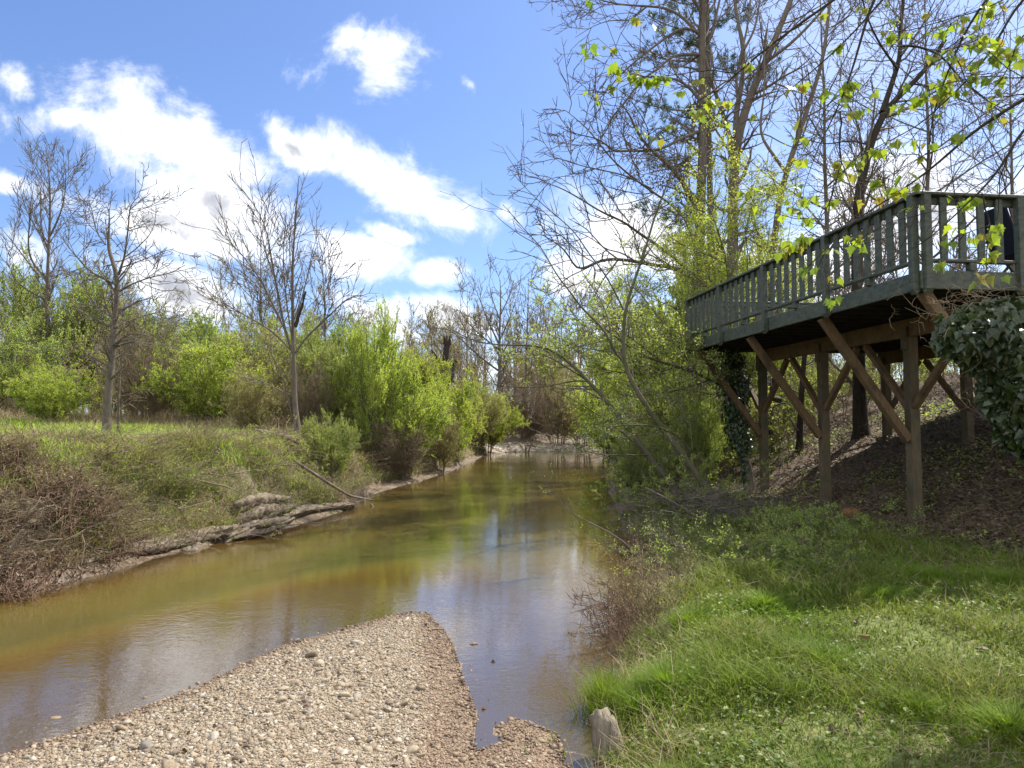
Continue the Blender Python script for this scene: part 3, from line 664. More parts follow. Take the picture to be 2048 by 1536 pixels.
# dead snag
P, r = limb([(888, 770), (889, 745), (891, 725), (893, 700), (895, 683)], 42, 22, 13, 0, 12); P, r = to_ground(P, r)
sb = np.array([P[0][0], P[0][1], gz(P[0][0], P[0][1])]); sg_ = empty('dead_snag', sb, 'broken dead trunk with one crooked arm above the lime bushes', 'dead tree')
q = MB().tubes(P, r, 10, .16); c = len(q.V[-1]); top = q.V[-1][-10:]; q.add(np.vstack([top, top.mean(0)+[0, 0, .1]]), None, [(k, (k+1) % 10, 10) for k in range(10)])
for k in range(5): 
    a = top[k*2]; q.tubes(np.array([a-[0, 0, .2], a+[0, 0, .12], a+[rng.normal()*.04, 0, .3+.25*rng.random()]]), np.array([.09, .07, .01]), 5)
q.build('trunk', M['bark_dark'], sg_, True, sb)
P, r = limb([(889, 742), (882, 725), (873, 714), (868, 708), (863, 700)], 42, 11.9, 4, -.3, 10); MB().tubes(P, r, 7, .15).build('arm', M['bark_dark'], sg_, True, sb)
P, r = limb([(900, 765), (903, 745), (908, 728), (912, 722)], 42, 16, 7, .3, 9); MB().tubes(P, r, 8, .3).build('split_stub', M['bark_dark'], sg_, True, sb)

# --- right bank: tall bare hardwood
d = 20.5
HW = [limb([(1397, 800), (1396, 700), (1396, 600), (1397, 520), (1399, 452), (1402, 390), (1405, 330), (1406, 229), (1403, 127), (1405, 60), (1406, 0), (1404, -110), (1400, -230)], d, 27, 9, 0, 34),
 limb([(1396, 66), (1380, 51), (1352, 61), (1327, 79), (1304, 96), (1281, 114), (1256, 135), (1233, 157), (1218, 178), (1197, 198), (1180, 223)], d, 8, 1.5, -2.2, 22),
 limb([(1400, 109), (1363, 108), (1342, 112), (1324, 132), (1299, 150), (1284, 157), (1266, 183), (1243, 213), (1225, 231), (1213, 251), (1197, 282), (1192, 330)], d, 8, 1.5, -3, 24),
 limb([(1400, 72), (1370, 38), (1345, 20), (1319, 13), (1294, 13), (1256, 10), (1228, 8), (1203, 0), (1160, -12), (1110, 5)], d, 9, 2, 1.5, 22),
 limb([(1294, 13), (1276, 28), (1262, 42), (1220, 40), (1190, 50), (1150, 75)], d+.5, 4.5, 1.2, .5, 16),
 limb([(1403, 205), (1378, 173), (1352, 157), (1314, 156), (1289, 152), (1262, 165), (1240, 175)], d, 9, 2, 2, 18),
 limb([(1400, 262), (1375, 272), (1352, 282), (1332, 295), (1304, 302), (1268, 302), (1248, 300), (1228, 309), (1215, 292), (1202, 277), (1180, 274), (1150, 268), (1120, 255)], d, 9, 1.6, -1.8, 24),
 limb([(1400, 300), (1372, 320), (1345, 338), (1320, 315), (1292, 305)], d, 7, 3, 1.2, 14),
 limb([(1400, 470), (1390, 400), (1368, 366), (1345, 338), (1330, 322), (1300, 300), (1270, 260), (1262, 230), (1240, 205)], d, 12, 3, -1, 20),
 limb([(1398, 500), (1386, 478), (1371, 437), (1361, 422), (1328, 399), (1297, 379), (1267, 356), (1234, 330), (1208, 300), (1180, 262), (1157, 241), (1134, 223)], d, 9, 1.5, -2.5, 24),
 limb([(1304, 378), (1250, 350), (1192, 338), (1157, 330), (1124, 320), (1091, 305)], d-1.3, 4.5, 1.1, -1, 18),
 limb([(1397, 560), (1360, 525), (1320, 493), (1267, 460), (1254, 445), (1208, 427), (1191, 417), (1142, 386), (1112, 371), (1081, 363)], d, 9, 1.4, -3.5, 22),
 limb([(1397, 570), (1361, 536), (1310, 531), (1272, 523), (1234, 518), (1208, 518), (1188, 526), (1165, 540), (1150, 540), (1142, 518), (1130, 498), (1112, 485), (1085, 470)], d, 11, 2, -3.5, 24),
 limb([(1272, 523), (1235, 500), (1225, 505), (1205, 495), (1190, 480), (1150, 460), (1110, 450), (1070, 430)], d-1.8, 4, 1.1, -1, 18),
 limb([(1405, 120), (1425, 60), (1440, 0), (1455, -80)], d, 9, 4, 1, 12), limb([(1403, 30), (1380, -20), (1345, -60), (1290, -90)], d, 8, 3, -1, 12),
 limb([(1188, 526), (1170, 560), (1150, 575), (1110, 560)], d-2.2, 2.5, 1, 0, 10), limb([(1260, 445), (1235, 420), (1222, 390), (1200, 365), (1160, 350)], d-1.5, 3.5, 1, .8, 12)]
lv_hw = [dict(n=2.9, per_m=True, tr=(.12, 1), L=(.7, 1.9), absL=True, ang=(30, 62), N=7, rr=.5, tip=.0065, up=.05, wig=.17),
         dict(n=3.2, per_m=True, tr=(.15, 1), L=(.25, .8), absL=True, ang=(25, 60), N=5, rr=.7, tip=.0058, up=.04, wig=.17),
         dict(n=3.0, per_m=True, tr=(.15, 1), L=(.1, .32), absL=True, ang=(25, 60), N=3, rr=.7, tip=.005, up=.03, wig=.14)]
tree('bare_tree', 'tallest trunk right of the creek, its bare limbs sweeping out over the water', 'tree', HW, lv_hw, M['bark_grey'], M['twig_grey'], (M['bud_brown'], 1, .03, .01, .6, 'buds'), sides=7)
d = 23
MS = [limb([(1466, 760), (1465, 600), (1465, 500), (1465, 420), (1467, 361), (1472, 279), (1487, 229), (1502, 183), (1518, 157), (1533, 117), (1553, 69), (1576, 20), (1600, -50)], d, 26, 10, 0, 32),
 limb([(1472, 274), (1470, 240), (1477, 203), (1487, 142), (1488, 101), (1482, 71), (1474, 33), (1469, 0), (1462, -70)], d, 14, 6, .8, 20),
 limb([(1466, 310), (1461, 279), (1451, 244), (1436, 198), (1421, 162), (1412, 120), (1395, 60)], d, 12, 5, -1.2, 16),
 limb([(1466, 330), (1460, 300), (1446, 284), (1426, 249), (1410, 225)], d, 10, 4, 1, 12),
 limb([(1535, 122), (1548, 112), (1574, 94), (1612, 58), (1650, 15), (1680, -20)], d, 10, 5, -.8, 14),
 limb([(1477, 203), (1470, 170), (1478, 120), (1495, 60), (1500, 0), (1510, -60)], d, 8, 4, 1.5, 14),
 limb([(1470, 300), (1500, 270), (1530, 265), (1560, 285), (1600, 300)], d, 5, 2, -1.5, 12), limb([(1488, 100), (1510, 60), (1520, 0), (1530, -60)], d, 7, 3, .5, 12),
 limb([(1468, 340), (1445, 310), (1420, 310), (1380, 330)], d, 4, 2, -1, 10)]
tree('bare_tree', 'many-stemmed bare tree whose trunk forks again and again behind the deck railing', 'tree', MS, [dict(lv_hw[0], n=2.2, L=(.8, 2.4), tip=.007), dict(lv_hw[1], n=2.3, L=(.3, 1.0), tip=.006), dict(lv_hw[2], n=2.4, tip=.0055)], M['bark_pale'], M['twig_grey'], (M['bud_brown'], 1, .035, .01, .6, 'buds'), sides=7)
SL = [limb([(1540, 760), (1542, 600), (1548, 470), (1561, 381), (1571, 343), (1591, 292), (1607, 241), (1622, 195), (1637, 157), (1655, 96), (1652, 63), (1660, 0), (1668, -70)], 21, 15, 6, 0, 28),
      limb([(1571, 343), (1540, 300), (1519, 274), (1522, 229), (1530, 178), (1527, 120), (1535, 60)], 21, 9, 3, 1, 18), limb([(1560, 385), (1520, 372), (1500, 380), (1480, 400)], 21, 5, 2, -1, 10),
      limb([(1610, 235), (1650, 215), (1690, 180), (1720, 130)], 21, 5, 2, -1, 12)]
tree('bare_tree', 'slanting yellowish trunk leaning to the right above the railing', 'tree', SL, [dict(lv_hw[0], n=2.5, L=(.8, 2.2)), dict(lv_hw[1], n=2.5, L=(.3, .9)), dict(lv_hw[2], n=2.5)], M['bark_pale'], M['twig_grey'], (M['bud_brown'], 1, .035, .01, .6, 'buds'), sides=6)
d = 16.5
DT = [limb([(1722, 862), (1718, 800), (1718, 700), (1714, 600), (1712, 480), (1716, 390), (1729, 330), (1739, 292), (1754, 254), (1767, 216), (1790, 198), (1828, 168), (1860, 130), (1890, 80)], d, 27, 8, 0, 34),
      limb([(1764, 225), (1772, 203), (1792, 142), (1802, 112), (1800, 60), (1807, 0), (1812, -60)], d, 14, 6, .8, 16),
      limb([(1800, 92), (1828, 89), (1883, 109), (1924, 162), (1965, 195), (2010, 230)], d, 7, 2.5, -1, 16), limb([(1716, 400), (1725, 340), (1722, 270), (1705, 220), (1680, 190)], d, 8, 2.5, 1, 14),
      limb([(1740, 290), (1700, 280), (1650, 290), (1600, 275)], d, 5, 2, -1, 12), limb([(1802, 112), (1840, 60), (1870, 0)], d, 6, 3, 1, 10), limb([(1714, 500), (1750, 440), (1790, 400), (1830, 350)], d, 5, 2, 1.2, 12),
      limb([(1796, 140), (1760, 90), (1735, 40), (1720, -20)], d, 6, 3, -1, 10), limb([(1828, 168), (1880, 175), (1940, 210), (2000, 200)], d, 5, 2, 1, 12)]
tree('bare_tree', 'black trunk coming up through the deck line and leaning right among bare twigs', 'tree', DT, [dict(lv_hw[0], n=3.4, L=(.6, 1.8), tip=.005), dict(lv_hw[1], n=4.0, tip=.0045), dict(lv_hw[2], n=3.6, tip=.004)], M['bark_dark'], M['twig_grey'], (M['bud_brown'], 1, .03, .01, .6, 'buds'), sides=8)
for (bx_, by_, tx_, ty_, dd_, w_, sp_, nl_, lab) in (
    (1860, 800, 1850, -40, 26, 14, 330, 18, 'bare tree filling the sky with fine twigs behind the railing corner'),
    (1660, 780, 1640, -60, 29, 13, 260, 16, 'pale bare tree seen between the slanting trunk and the black trunk'),
    (2030, 780, 2020, 60, 24, 12, 260, 15, 'bare tree at the right edge of the sky behind the near railing')):
    auto_tree((bx_, by_), (tx_, ty_), dd_, w_, sp_, nl_, lab, [dict(lv_hw[0], n=1.7, L=(.8, 2.2), tip=.007), dict(lv_hw[1], n=2.2, tip=.006, L=(.3, .9)), dict(lv_hw[2], n=2.2, tip=.0055)], fol=(M['leaf_olive'], 1, .04, .02, .6, 'buds'), lo=.25, upv=.05)
# pine behind the tallest trunk
d = 27
pt = limb([(1425, 800), (1424, 600), (1420, 400), (1417, 200), (1414, 0), (1412, -150)], d, 18, 7, 0, 24)
PB = [pt]; tuft = []
for (sx, sy, ex, ey, w_) in ((1418, 220, 1250, 190, 6), (1418, 230, 1330, 215, 5), (1417, 120, 1270, 95, 5), (1416, 60, 1290, 25, 5), (1417, 90, 1350, 60, 5), (1420, 330, 1290, 300, 4), (1420, 420, 1265, 410, 4), (1421, 440, 1320, 430, 4),
                           (1419, 280, 1320, 250, 4), (1416, 40, 1500, 10, 4), (1417, 130, 1480, 120, 4), (1417, 160, 1560, 130, 4), (1421, 460, 1330, 480, 3), (1415, 0, 1330, -10, 4)):
    n = 7; pts = [(sx+(ex-sx)*k/n, sy+(ey-sy)*k/n+14*math.sin(k/n*3)) for k in range(n+1)]
    PB.append(limb(pts, d, w_, 1.6, rng.uniform(-1.5, 1.5), 12))
pine = tree('pine_tree', 'dark green pine with ragged needle tufts behind the tallest trunk', 'tree', PB, [dict(n=1.5, per_m=True, tr=(.45, 1), L=(.4, 1.1), absL=True, ang=(30, 60), N=5, rr=.6, tip=.010, up=.08, wig=.12)], M['bark_grey'], M['bark_grey'])
lf = MB(); pb = np.array(pine.location); ctr = []
for P, r in PB[1:]:
    for k in range(44):
        f = rng.uniform(.35, 1); i_ = min(int(f*11), 10); c_ = P[i_]+rng.normal(size=3)*[.32, .35, .22]; ctr.append(c_)
ctr = np.array(ctr); nn = 46; cp_ = np.repeat(ctr, nn, 0); dv = rng.normal(size=cp_.shape); dv[:, 2] += .4
lf.leaves(cp_, dv, rng.uniform(.12, .22, len(cp_)), .09, 0, .3); lf.build('needles', M['needle'], pine, False, pb)
# brown clinging leaves are on the hardwood by the pine
cc_ = np.array([px(rng.normal(1330, 28), rng.normal(350, 22), 20+rng.uniform(-.8, .8)) for _ in range(420)])
hwobj = [o for o in scene.objects if o.get('label', '').startswith('tallest trunk')][0]
MB().leaves(np.repeat(cc_, 3, 0)+rng.normal(size=(1260, 3))*.06, rng.normal(size=(1260, 3))+[0, 0, -1], rng.uniform(.05, .09, 1260), .5).build('clinging_dead_leaves', M['dead_leaf'], hwobj, False, np.array(hwobj.location))

# --- leaning saplings over the water
d = 13
S1 = [limb([(1440, 1010), (1418, 983), (1395, 953), (1373, 917), (1340, 877), (1309, 839), (1284, 798), (1263, 765), (1248, 737), (1243, 719), (1247, 696), (1248, 660), (1247, 620), (1257, 597), (1280, 529), (1295, 488), (1307, 435), (1320, 407), (1335, 363), (1353, 325), (1368, 285)], d, 15, 2, .6, 40),
      limb([(1247, 620), (1234, 592), (1214, 554), (1196, 529), (1173, 503), (1158, 473), (1132, 447), (1097, 419), (1074, 399), (1049, 374), (1023, 343)], d+.3, 5, 1.2, -.8, 22),
      limb([(1243, 719), (1228, 707), (1218, 674), (1197, 646), (1172, 625), (1153, 605), (1142, 584), (1117, 557), (1102, 529), (1082, 493), (1051, 462), (1018, 422), (1005, 409)], d+.2, 7, 1.2, -.6, 26),
      limb([(1223, 684), (1218, 643), (1208, 610), (1188, 579), (1163, 544), (1150, 510), (1120, 460)], d+.1, 4, 1.2, .8, 16), limb([(1082, 493), (1040, 470), (1000, 440), (984, 422)], d-.3, 2.5, 1, -.3, 12),
      limb([(1102, 529), (1060, 510), (1035, 500), (1020, 505)], d-.2, 2.2, 1, .3, 10), limb([(1280, 529), (1300, 500), (1330, 455), (1370, 420), (1392, 405)], d+.4, 3.5, 1.2, .5, 12),
      limb([(1049, 374), (1052, 350), (1046, 318)], d-.4, 1.8, 1, 0, 6), limb([(1074, 399), (1040, 395), (1015, 380)], d-.4, 1.8, 1, 0, 6), limb([(1284, 798), (1300, 740), (1290, 690), (1270, 640)], d+.3, 3.5, 1.2, .6, 10)]
lv_s = [dict(n=2.0, per_m=True, tr=(.35, 1), L=(.35, .9), absL=True, ang=(25, 50), N=6, rr=.45, tip=.003, up=.06, wig=.1),
        dict(n=2.6, per_m=True, tr=(.2, 1), L=(.12, .4), absL=True, ang=(25, 55), N=4, rr=.7, tip=.0028, up=.05, wig=.12)]
tree('leaning_sapling', 'slender tree leaning left over the creek and forking high into three long bare stems', 'tree', S1, lv_s, M['bark_moss'], M['twig_grey'], (M['bud_brown'], 2, .022, .008, .6, 'buds'), sides=7)
d = 14
S2 = [limb([(1372, 1005), (1355, 981), (1322, 943), (1294, 910), (1269, 872), (1251, 849), (1228, 821), (1203, 790), (1177, 763), (1160, 744), (1142, 727), (1116, 707), (1088, 689), (1040, 691), (1005, 690), (960, 688), (925, 672), (895, 655)], d, 14, 1.4, .8, 36),
      limb([(1177, 763), (1162, 752), (1129, 732), (1100, 715), (1078, 704), (1040, 690), (1010, 668), (985, 660)], d+.4, 5, 1.2, .8, 16), limb([(1177, 763), (1162, 760), (1131, 763), (1103, 773), (1040, 775), (990, 770), (950, 760)], d+.4, 4.5, 1.2, -.8, 16),
      limb([(1294, 910), (1280, 912), (1250, 908), (1215, 912), (1180, 905), (1150, 895)], d+.1, 4.5, 1.3, -1, 14), limb([(1300, 918), (1262, 880), (1240, 860), (1205, 835), (1180, 820), (1150, 800), (1115, 785), (1080, 768)], d+.2, 4, 1.2, -1.2, 18)]
tree('leaning_sapling', 'leaning tree with a low crooked trunk stretching bare arms far left across the creek', 'tree', S2, [dict(lv_s[0], n=1.4), dict(lv_s[1], n=2.0)], M['bark_moss'], M['twig_grey'], sides=7)

# --- leafing trees on the right bank
def leafy(label, limbs, fol, lv, cat='tree', name='leafing_tree', bm='bark_moss', tm='twig_grey', foot=True): return tree(name, label, cat, limbs, lv, M[bm], M[tm], fol, sides=6, foot=foot)
lvl = [dict(n=4.2, per_m=True, tr=(.15, 1), L=(.6, 1.5), absL=True, ang=(35, 70), N=6, rr=.5, tip=.004, up=.05, wig=.14, plane=.3),
       dict(n=4.6, per_m=True, tr=(.15, 1), L=(.25, .7), absL=True, ang=(30, 60), N=5, rr=.6, tip=.0035, up=.0, wig=.12, plane=.5),
       dict(n=4.0, per_m=True, tr=(.15, 1), L=(.12, .3), absL=True, ang=(30, 60), N=3, rr=.6, tip=.003, up=.0, wig=.1, plane=.5)]
d = 17.5
T1 = [limb([(1462, 840), (1462, 700), (1461, 600), (1460, 569), (1455, 529), (1437, 462), (1429, 432), (1412, 405), (1399, 384), (1392, 350)], d, 8, 2, 0, 24), limb([(1457, 555), (1475, 520), (1490, 480), (1500, 430), (1510, 380)], d, 4.5, 1.4, .5, 14),
      limb([(1460, 620), (1420, 580), (1395, 555), (1370, 545)], d, 4, 1.4, -.8, 12), limb([(1461, 640), (1510, 600), (1550, 560), (1580, 500)], d, 4.5, 1.4, 1, 14), limb([(1437, 462), (1450, 420), (1452, 380), (1460, 345)], d, 3, 1.4, .7, 10),
      limb([(1455, 529), (1420, 510), (1380, 500), (1350, 480)], d, 3, 1.2, -.6, 10), limb([(1461, 600), (1500, 565), (1530, 520), (1540, 450)], d, 3.5, 1.4, -.5, 12), limb([(1461, 680), (1410, 640), (1360, 620), (1310, 600)], d, 4, 1.3, -.5, 12)]
leafy('lime green leafing tree standing directly behind the middle of the long railing', T1, (M['leaf_lime'], 19, .06, .09, .55, 'foliage'), lvl)
d = 16.5
T2 = [limb([(1560, 800), (1500, 788), (1446, 773), (1396, 747), (1324, 724), (1289, 714), (1258, 694), (1215, 660), (1180, 640)], d, 11, 2, -2.5, 26), limb([(1396, 747), (1360, 700), (1330, 650), (1290, 600), (1260, 560)], d-.8, 5, 1.4, .5, 14),
      limb([(1446, 773), (1400, 700), (1380, 640), (1350, 590)], d-.3, 5, 1.4, .8, 14), limb([(1324, 724), (1280, 690), (1230, 650), (1190, 620), (1140, 600)], d-1, 4, 1.3, -.8, 14), limb([(1350, 735), (1300, 750), (1240, 745), (1180, 735), (1130, 720)], d-1, 4, 1.3, -.6, 14),
      limb([(1420, 760), (1360, 780), (1300, 790), (1240, 790)], d-.6, 4, 1.3, -1.2, 12), limb([(1289, 714), (1240, 705), (1190, 700), (1130, 690), (1090, 680)], d-1.5, 3, 1.2, -.2, 12), limb([(1500, 788), (1440, 720), (1400, 670), (1370, 660)], d, 4, 1.3, .6, 12)]
leafy('green leafing tree with flat layered sprays between leaning trees and deck end', T2, (M['leaf_green'], 11, .058, .04, .55, 'foliage'), lvl, foot=False)
d = 13.6
T3 = [limb([(1400, 960), (1385, 900), (1360, 870), (1320, 850), (1270, 848), (1215, 852), (1160, 868), (1120, 885)], d, 6, 1.4, -1.4, 20), limb([(1320, 850), (1270, 830), (1220, 835), (1180, 850)], d-.4, 3, 1.2, .4, 12), limb([(1340, 860), (1300, 870), (1240, 872), (1190, 880), (1140, 895)], d-.4, 3, 1.2, -.8, 12), limb([(1385, 900), (1380, 840), (1350, 800), (1300, 790)], d, 3, 1.2, .8, 12)]
leafy('low deep green spray arching out above the water in front of the pale spit', T3, (M['leaf_deep'], 14, .045, .03, .5, 'foliage'), [dict(lvl[0], n=3.2, L=(.3, .8), plane=.7, up=0), dict(lvl[1], n=5, L=(.15, .4), plane=.8), dict(lvl[2], n=4, L=(.08, .2))])
d = 19
T4 = [limb([(1345, 900), (1338, 820), (1325, 760), (1305, 700), (1290, 650), (1270, 600)], d, 7, 1.5, 0, 18), limb([(1335, 810), (1300, 780), (1250, 760), (1200, 755)], d, 4, 1.3, 1, 12), limb([(1330, 790), (1370, 750), (1390, 700), (1385, 650)], d, 4, 1.3, 1, 12), limb([(1320, 740), (1280, 720), (1240, 700), (1210, 680)], d, 3.5, 1.3, -1, 12), limb([(1340, 850), (1300, 830), (1250, 820), (1200, 820)], d, 3.5, 1.3, .4, 12)]
leafy('bushy mid green tree rooted on the right bank under the layered sprays', T4, (M['leaf_lime'], 15, .06, .06, .55, 'foliage'), lvl)
# ------------------------------------------------------------------ shrubs
def shrub(name, label, cat, loc, stems, H, Rd, fol, per, size, tm, lean=(0, 0), up=.1, dens=(6, 5, 4), asp=.5, tipr=.005, group=None, sc=(1, 1, 1), rz=0):
    N = 8; B = stems; a = rng.uniform(0, 2*np.pi, B); q = np.sqrt(rng.uniform(.02, 1, B))
    P = np.zeros((B, N, 3)); P[:, 0] = np.stack([np.cos(a)*.18*Rd, np.sin(a)*.18*Rd, -.12*np.ones(B)], 1)
    hh = H*(1.05-.45*q**2)*rng.uniform(.75, 1.05, B); tx = np.cos(a)*q*Rd; ty = np.sin(a)*q*Rd
    for k in range(1, N):
        f = k/(N-1); P[:, k] = np.stack([P[:, 0, 0]+tx*f**1.4+lean[0]*f, P[:, 0, 1]+ty*f**1.4+lean[1]*f, hh*f], 1)+rng.normal(size=(B, 3))*.03*H/3
    Rr = np.linspace(1, .2, N)[None]*rng.uniform(.010, .02, B)[:, None]
    root = empty(name, loc, label, cat, group, rz); root.scale = sc
    mb = MB().tubes(P, Rr, 5); lv = [P]
    for i, dn in enumerate(dens):
        P, Rr = grow(P, Rr, n=dn, per_m=True, tr=(.12, 1), L=((.35, .95), (.18, .5), (.1, .25))[i], absL=True, ang=(20, 55), N=(6, 5, 3)[i], rr=.55, tip=tipr*(1, .85, .75)[i], up=up, wig=.12)
        mb.tubes(P, Rr, 3); lv.append(P)
    mb.build('stems', tm, root, True)
    if per:
        lf = MB()
        for src, n in ((lv[-1], per), (lv[-2], per), (lv[-3], per)):
            p, dd = tips(src, n, (.1, 1), .02); lf.leaves(p, dd, size*rng.uniform(.6, 1.3, len(p)), asp)
        lf.build('foliage', fol, root, False)
    return root
far0 = (0, 0, -50)
protos = {}
def proto(kind, v):
    key = (kind, v)
    if key not in protos:
        a = dict(lime=dict(fol=M['leaf_lime'], per=13, size=.058, stems=24, dens=(6, 6, 4.5)), green=dict(fol=M['leaf_green'], per=12, size=.056, stems=24, dens=(6, 6, 4.5)),
                 olive=dict(fol=M['leaf_olive'], per=8, size=.045, stems=24, dens=(6, 6, 4)), brown=dict(fol=None, per=0, size=.03, stems=24, dens=(7, 7, 5)), deep=dict(fol=M['leaf_deep'], per=10, size=.05, stems=16, dens=(5, 5, 4)))[kind]
        protos[key] = dict(a, H=3, Rd=1.5+.35*v, tm=M['twig_brown'] if kind in ('brown', 'olive') else M['twig_grey'], up=.12 if v == 0 else .05)
        return None
    return protos[key]
made = {}
def put(kind, v, label, xc, ytop, wpx, d, base=None, grp='spring shrubs along the creek banks', cat='shrub'):
    """a shrub centred at photo column xc reaching up to row ytop, wpx wide, d metres off"""
    p = px(xc, 845, d); x = p[0]; z = gz(x, d) if base is None else base
    top = px(xc, ytop, d)[2]; h = max(.4, top-z); wd = wpx/F*d; nm = {'lime': 'lime_shrub', 'green': 'green_shrub', 'olive': 'budding_shrub', 'brown': 'leafless_shrub', 'deep': 'dark_green_shrub'}[kind]
    key = (kind, v); s_ = (wd/(2*(1.5+.35*v)+.5), wd/(2*(1.5+.35*v)+.5), h/3.2); rz = rng.uniform(0, 6.28)
    if key not in made:
        proto(kind, v); made[key] = shrub(nm, label, cat, (x, d, z), sc=s_, rz=rz, group=grp, **protos[key]); return made[key]
    return copy_tree(made[key], (x, d, z), rz, s_, label, cat, grp)
SHR = [('green', 0, 'tall green shrub around the foot of the narrow bare tree', 100, 520, 240, 31), ('green', 1, 'dense green shrub at the left edge under the narrow bare tree', 10, 640, 230, 27),
 ('lime', 1, 'rounded lime shrub low on the field between the left edge and the thick trunk', 100, 735, 150, 22), ('olive', 0, 'tall olive budding shrub behind the trunk of the many-twigged tree', 210, 570, 210, 33),
 ('brown', 0, 'brown leafless thicket right of the thick trunk on the left field', 285, 650, 190, 24), ('brown', 1, 'leafless tan thicket in the gap between the many-twigged tree and the lime bushes', 340, 635, 190, 36),
 ('green', 0, 'green shrub topping the hedge line left of the round lime shrub', 350, 615, 190, 33), ('lime', 0, 'bright rounded lime shrub left of the forked tree', 425, 695, 190, 23.5),
 ('green', 1, 'broad green shrub behind the bright rounded lime shrub', 450, 640, 250, 30), ('olive', 1, 'olive budding shrub directly behind the forked tree', 545, 655, 230, 29),
 ('olive', 0, 'low olive shrub at the foot of the bright rounded lime shrub', 500, 745, 140, 22), ('brown', 0, 'brown leafless shrub tucked behind the foot of the forked tree', 610, 735, 110, 22.5),
 ('green', 0, 'green shrub right of the forked tree', 665, 640, 170, 27), ('lime', 0, 'lime shrub with long upright shoots at the bend of the bank', 748, 655, 140, 23),
 ('lime', 1, 'wide lime shrub hanging low over the bank', 810, 760, 190, 24), ('green', 0, 'green shrub standing behind the long upright shoots', 700, 690, 150, 24), ('lime', 0, 'lime shrub just left of the dead snag', 840, 712, 130, 34),
 ('lime', 1, 'lime shrub in front of the dead snag', 905, 765, 160, 32), ('lime', 0, 'yellow lime shrub last on the left bank before the pale spit', 972, 785, 110, 42), ('olive', 1, 'olive shrub between the dead snag and the last lime shrub', 945, 760, 120, 40),
 ('brown', 1, 'brown leafless thicket at the water edge under the lime shrubs', 800, 835, 130, 23), ('olive', 0, 'grey olive shrub crouching on the bank below the last lime shrubs', 880, 820, 120, 27),
 ('brown', 0, 'tan leafless thicket behind the pale spit', 1055, 740, 140, 50), ('brown', 1, 'broad tan thicket right of the spit driftwood', 1115, 770, 150, 49), ('olive', 0, 'yellowish budding shrub behind the spit', 1100, 700, 130, 54),
 ('olive', 1, 'olive shrub above the spit where the sprays begin', 1165, 740, 150, 47), ('lime', 1, 'lime shrub glowing behind the leaning trees', 1230, 715, 190, 36), ('lime', 0, 'lime shrub low on the right bank beside the spit', 1215, 800, 100, 40),
 ('green', 1, 'green shrub on the right bank behind the leaning trunks', 1270, 790, 170, 28), ('lime', 0, 'tall lime shrub seen between the deck end and the leaning trees', 1340, 640, 200, 33), ('green', 0, 'green shrub behind the ivy wrapped trunk', 1450, 690, 170, 27),
 ('lime', 1, 'lime shrub seen under the deck between the front posts', 1570, 720, 150, 26), ('olive', 1, 'olive shrub on the hilltop seen under the deck', 1700, 735, 120, 28), ('green', 1, 'green shrub beyond the far end of the deck', 1400, 600, 190, 31),
 ('deep', 0, 'dark green bush at the foot of the leaning trees', 1265, 880, 110, 17), ('deep', 1, 'dark green bush left of the front deck post', 1440, 850, 130, 18.5), ('olive', 0, 'olive bush spilling down the right bank to the water', 1240, 930, 90, 20),
 ('brown', 0, 'brown leafless bush under the leaning trunks', 1330, 880, 130, 16), ('brown', 1, 'tan thicket at the far left edge of the field', 30, 790, 170, 26), ('green', 0, 'small green bush beside the fallen log on the field', 665, 828, 110, 18.5),
 ('olive', 1, 'budding shrub on the skyline above the round lime shrub', 600, 640, 150, 38), ('olive', 0, 'budding shrub on the skyline right of the long shoots', 790, 690, 150, 42),
 ('green', 1, 'green shrub hugging the right waterline where the leaning trunks cross it', 1290, 850, 130, 15.5), ('lime', 0, 'yellow green shrub between the two leaning trunks', 1335, 760, 130, 22),
 ('green', 0, 'green shrub under the outer end of the deck beside the ivy wrapped trunk', 1400, 790, 120, 17), ('olive', 0, 'olive shrub behind the farthest front deck post', 1530, 800, 110, 21), ('lime', 1, 'lime treetop shrub showing above the far end of the railing', 1490, 470, 260, 27), ('lime', 0, 'tall lime shrub behind the railing left of the slanting trunk', 1400, 520, 170, 25)]
for r_ in SHR: put(*r_)
# long upright shoots
ORD = ['first', 'second', 'third', 'fourth', 'fifth', 'sixth']
for k, (x_, y_) in enumerate(((718, 640), (733, 668), (748, 628), (765, 655), (795, 610), (812, 650))):
    P, r = limb([(750+(x_-750)*.3, 850), (750+(x_-750)*.7, 760), (x_, y_)], 22.6+k*.1, 3, 1, 0, 16); P, r = to_ground(P, r)
    b_ = np.array([P[0][0], P[0][1], gz(P[0][0], P[0][1])]); o = empty('willow_shoot', b_, ORD[k]+' from the left of the upright leafy shoots at the bend of the bank', 'shoot', 'long upright shoots at the bend of the bank')
    q = MB().tubes(P, r, 4); c_, cr_ = grow(P[None], r[None], n=6, per_m=True, tr=(.4, 1), L=(.12, .35), absL=True, ang=(18, 35), N=4, rr=.5, tip=.003, up=.1); q.tubes(c_, cr_, 3); q.build('stem', M['twig_grey'], o, True, b_)
    p, dd = tips(c_, 10, (.1, 1), .01); p2, d2 = tips(P[None], 110, (.1, 1), .05); MB().leaves(np.vstack([p, p2]), np.vstack([dd, d2]), .05, .45).build('foliage', M['leaf_lime'], o, False, b_)

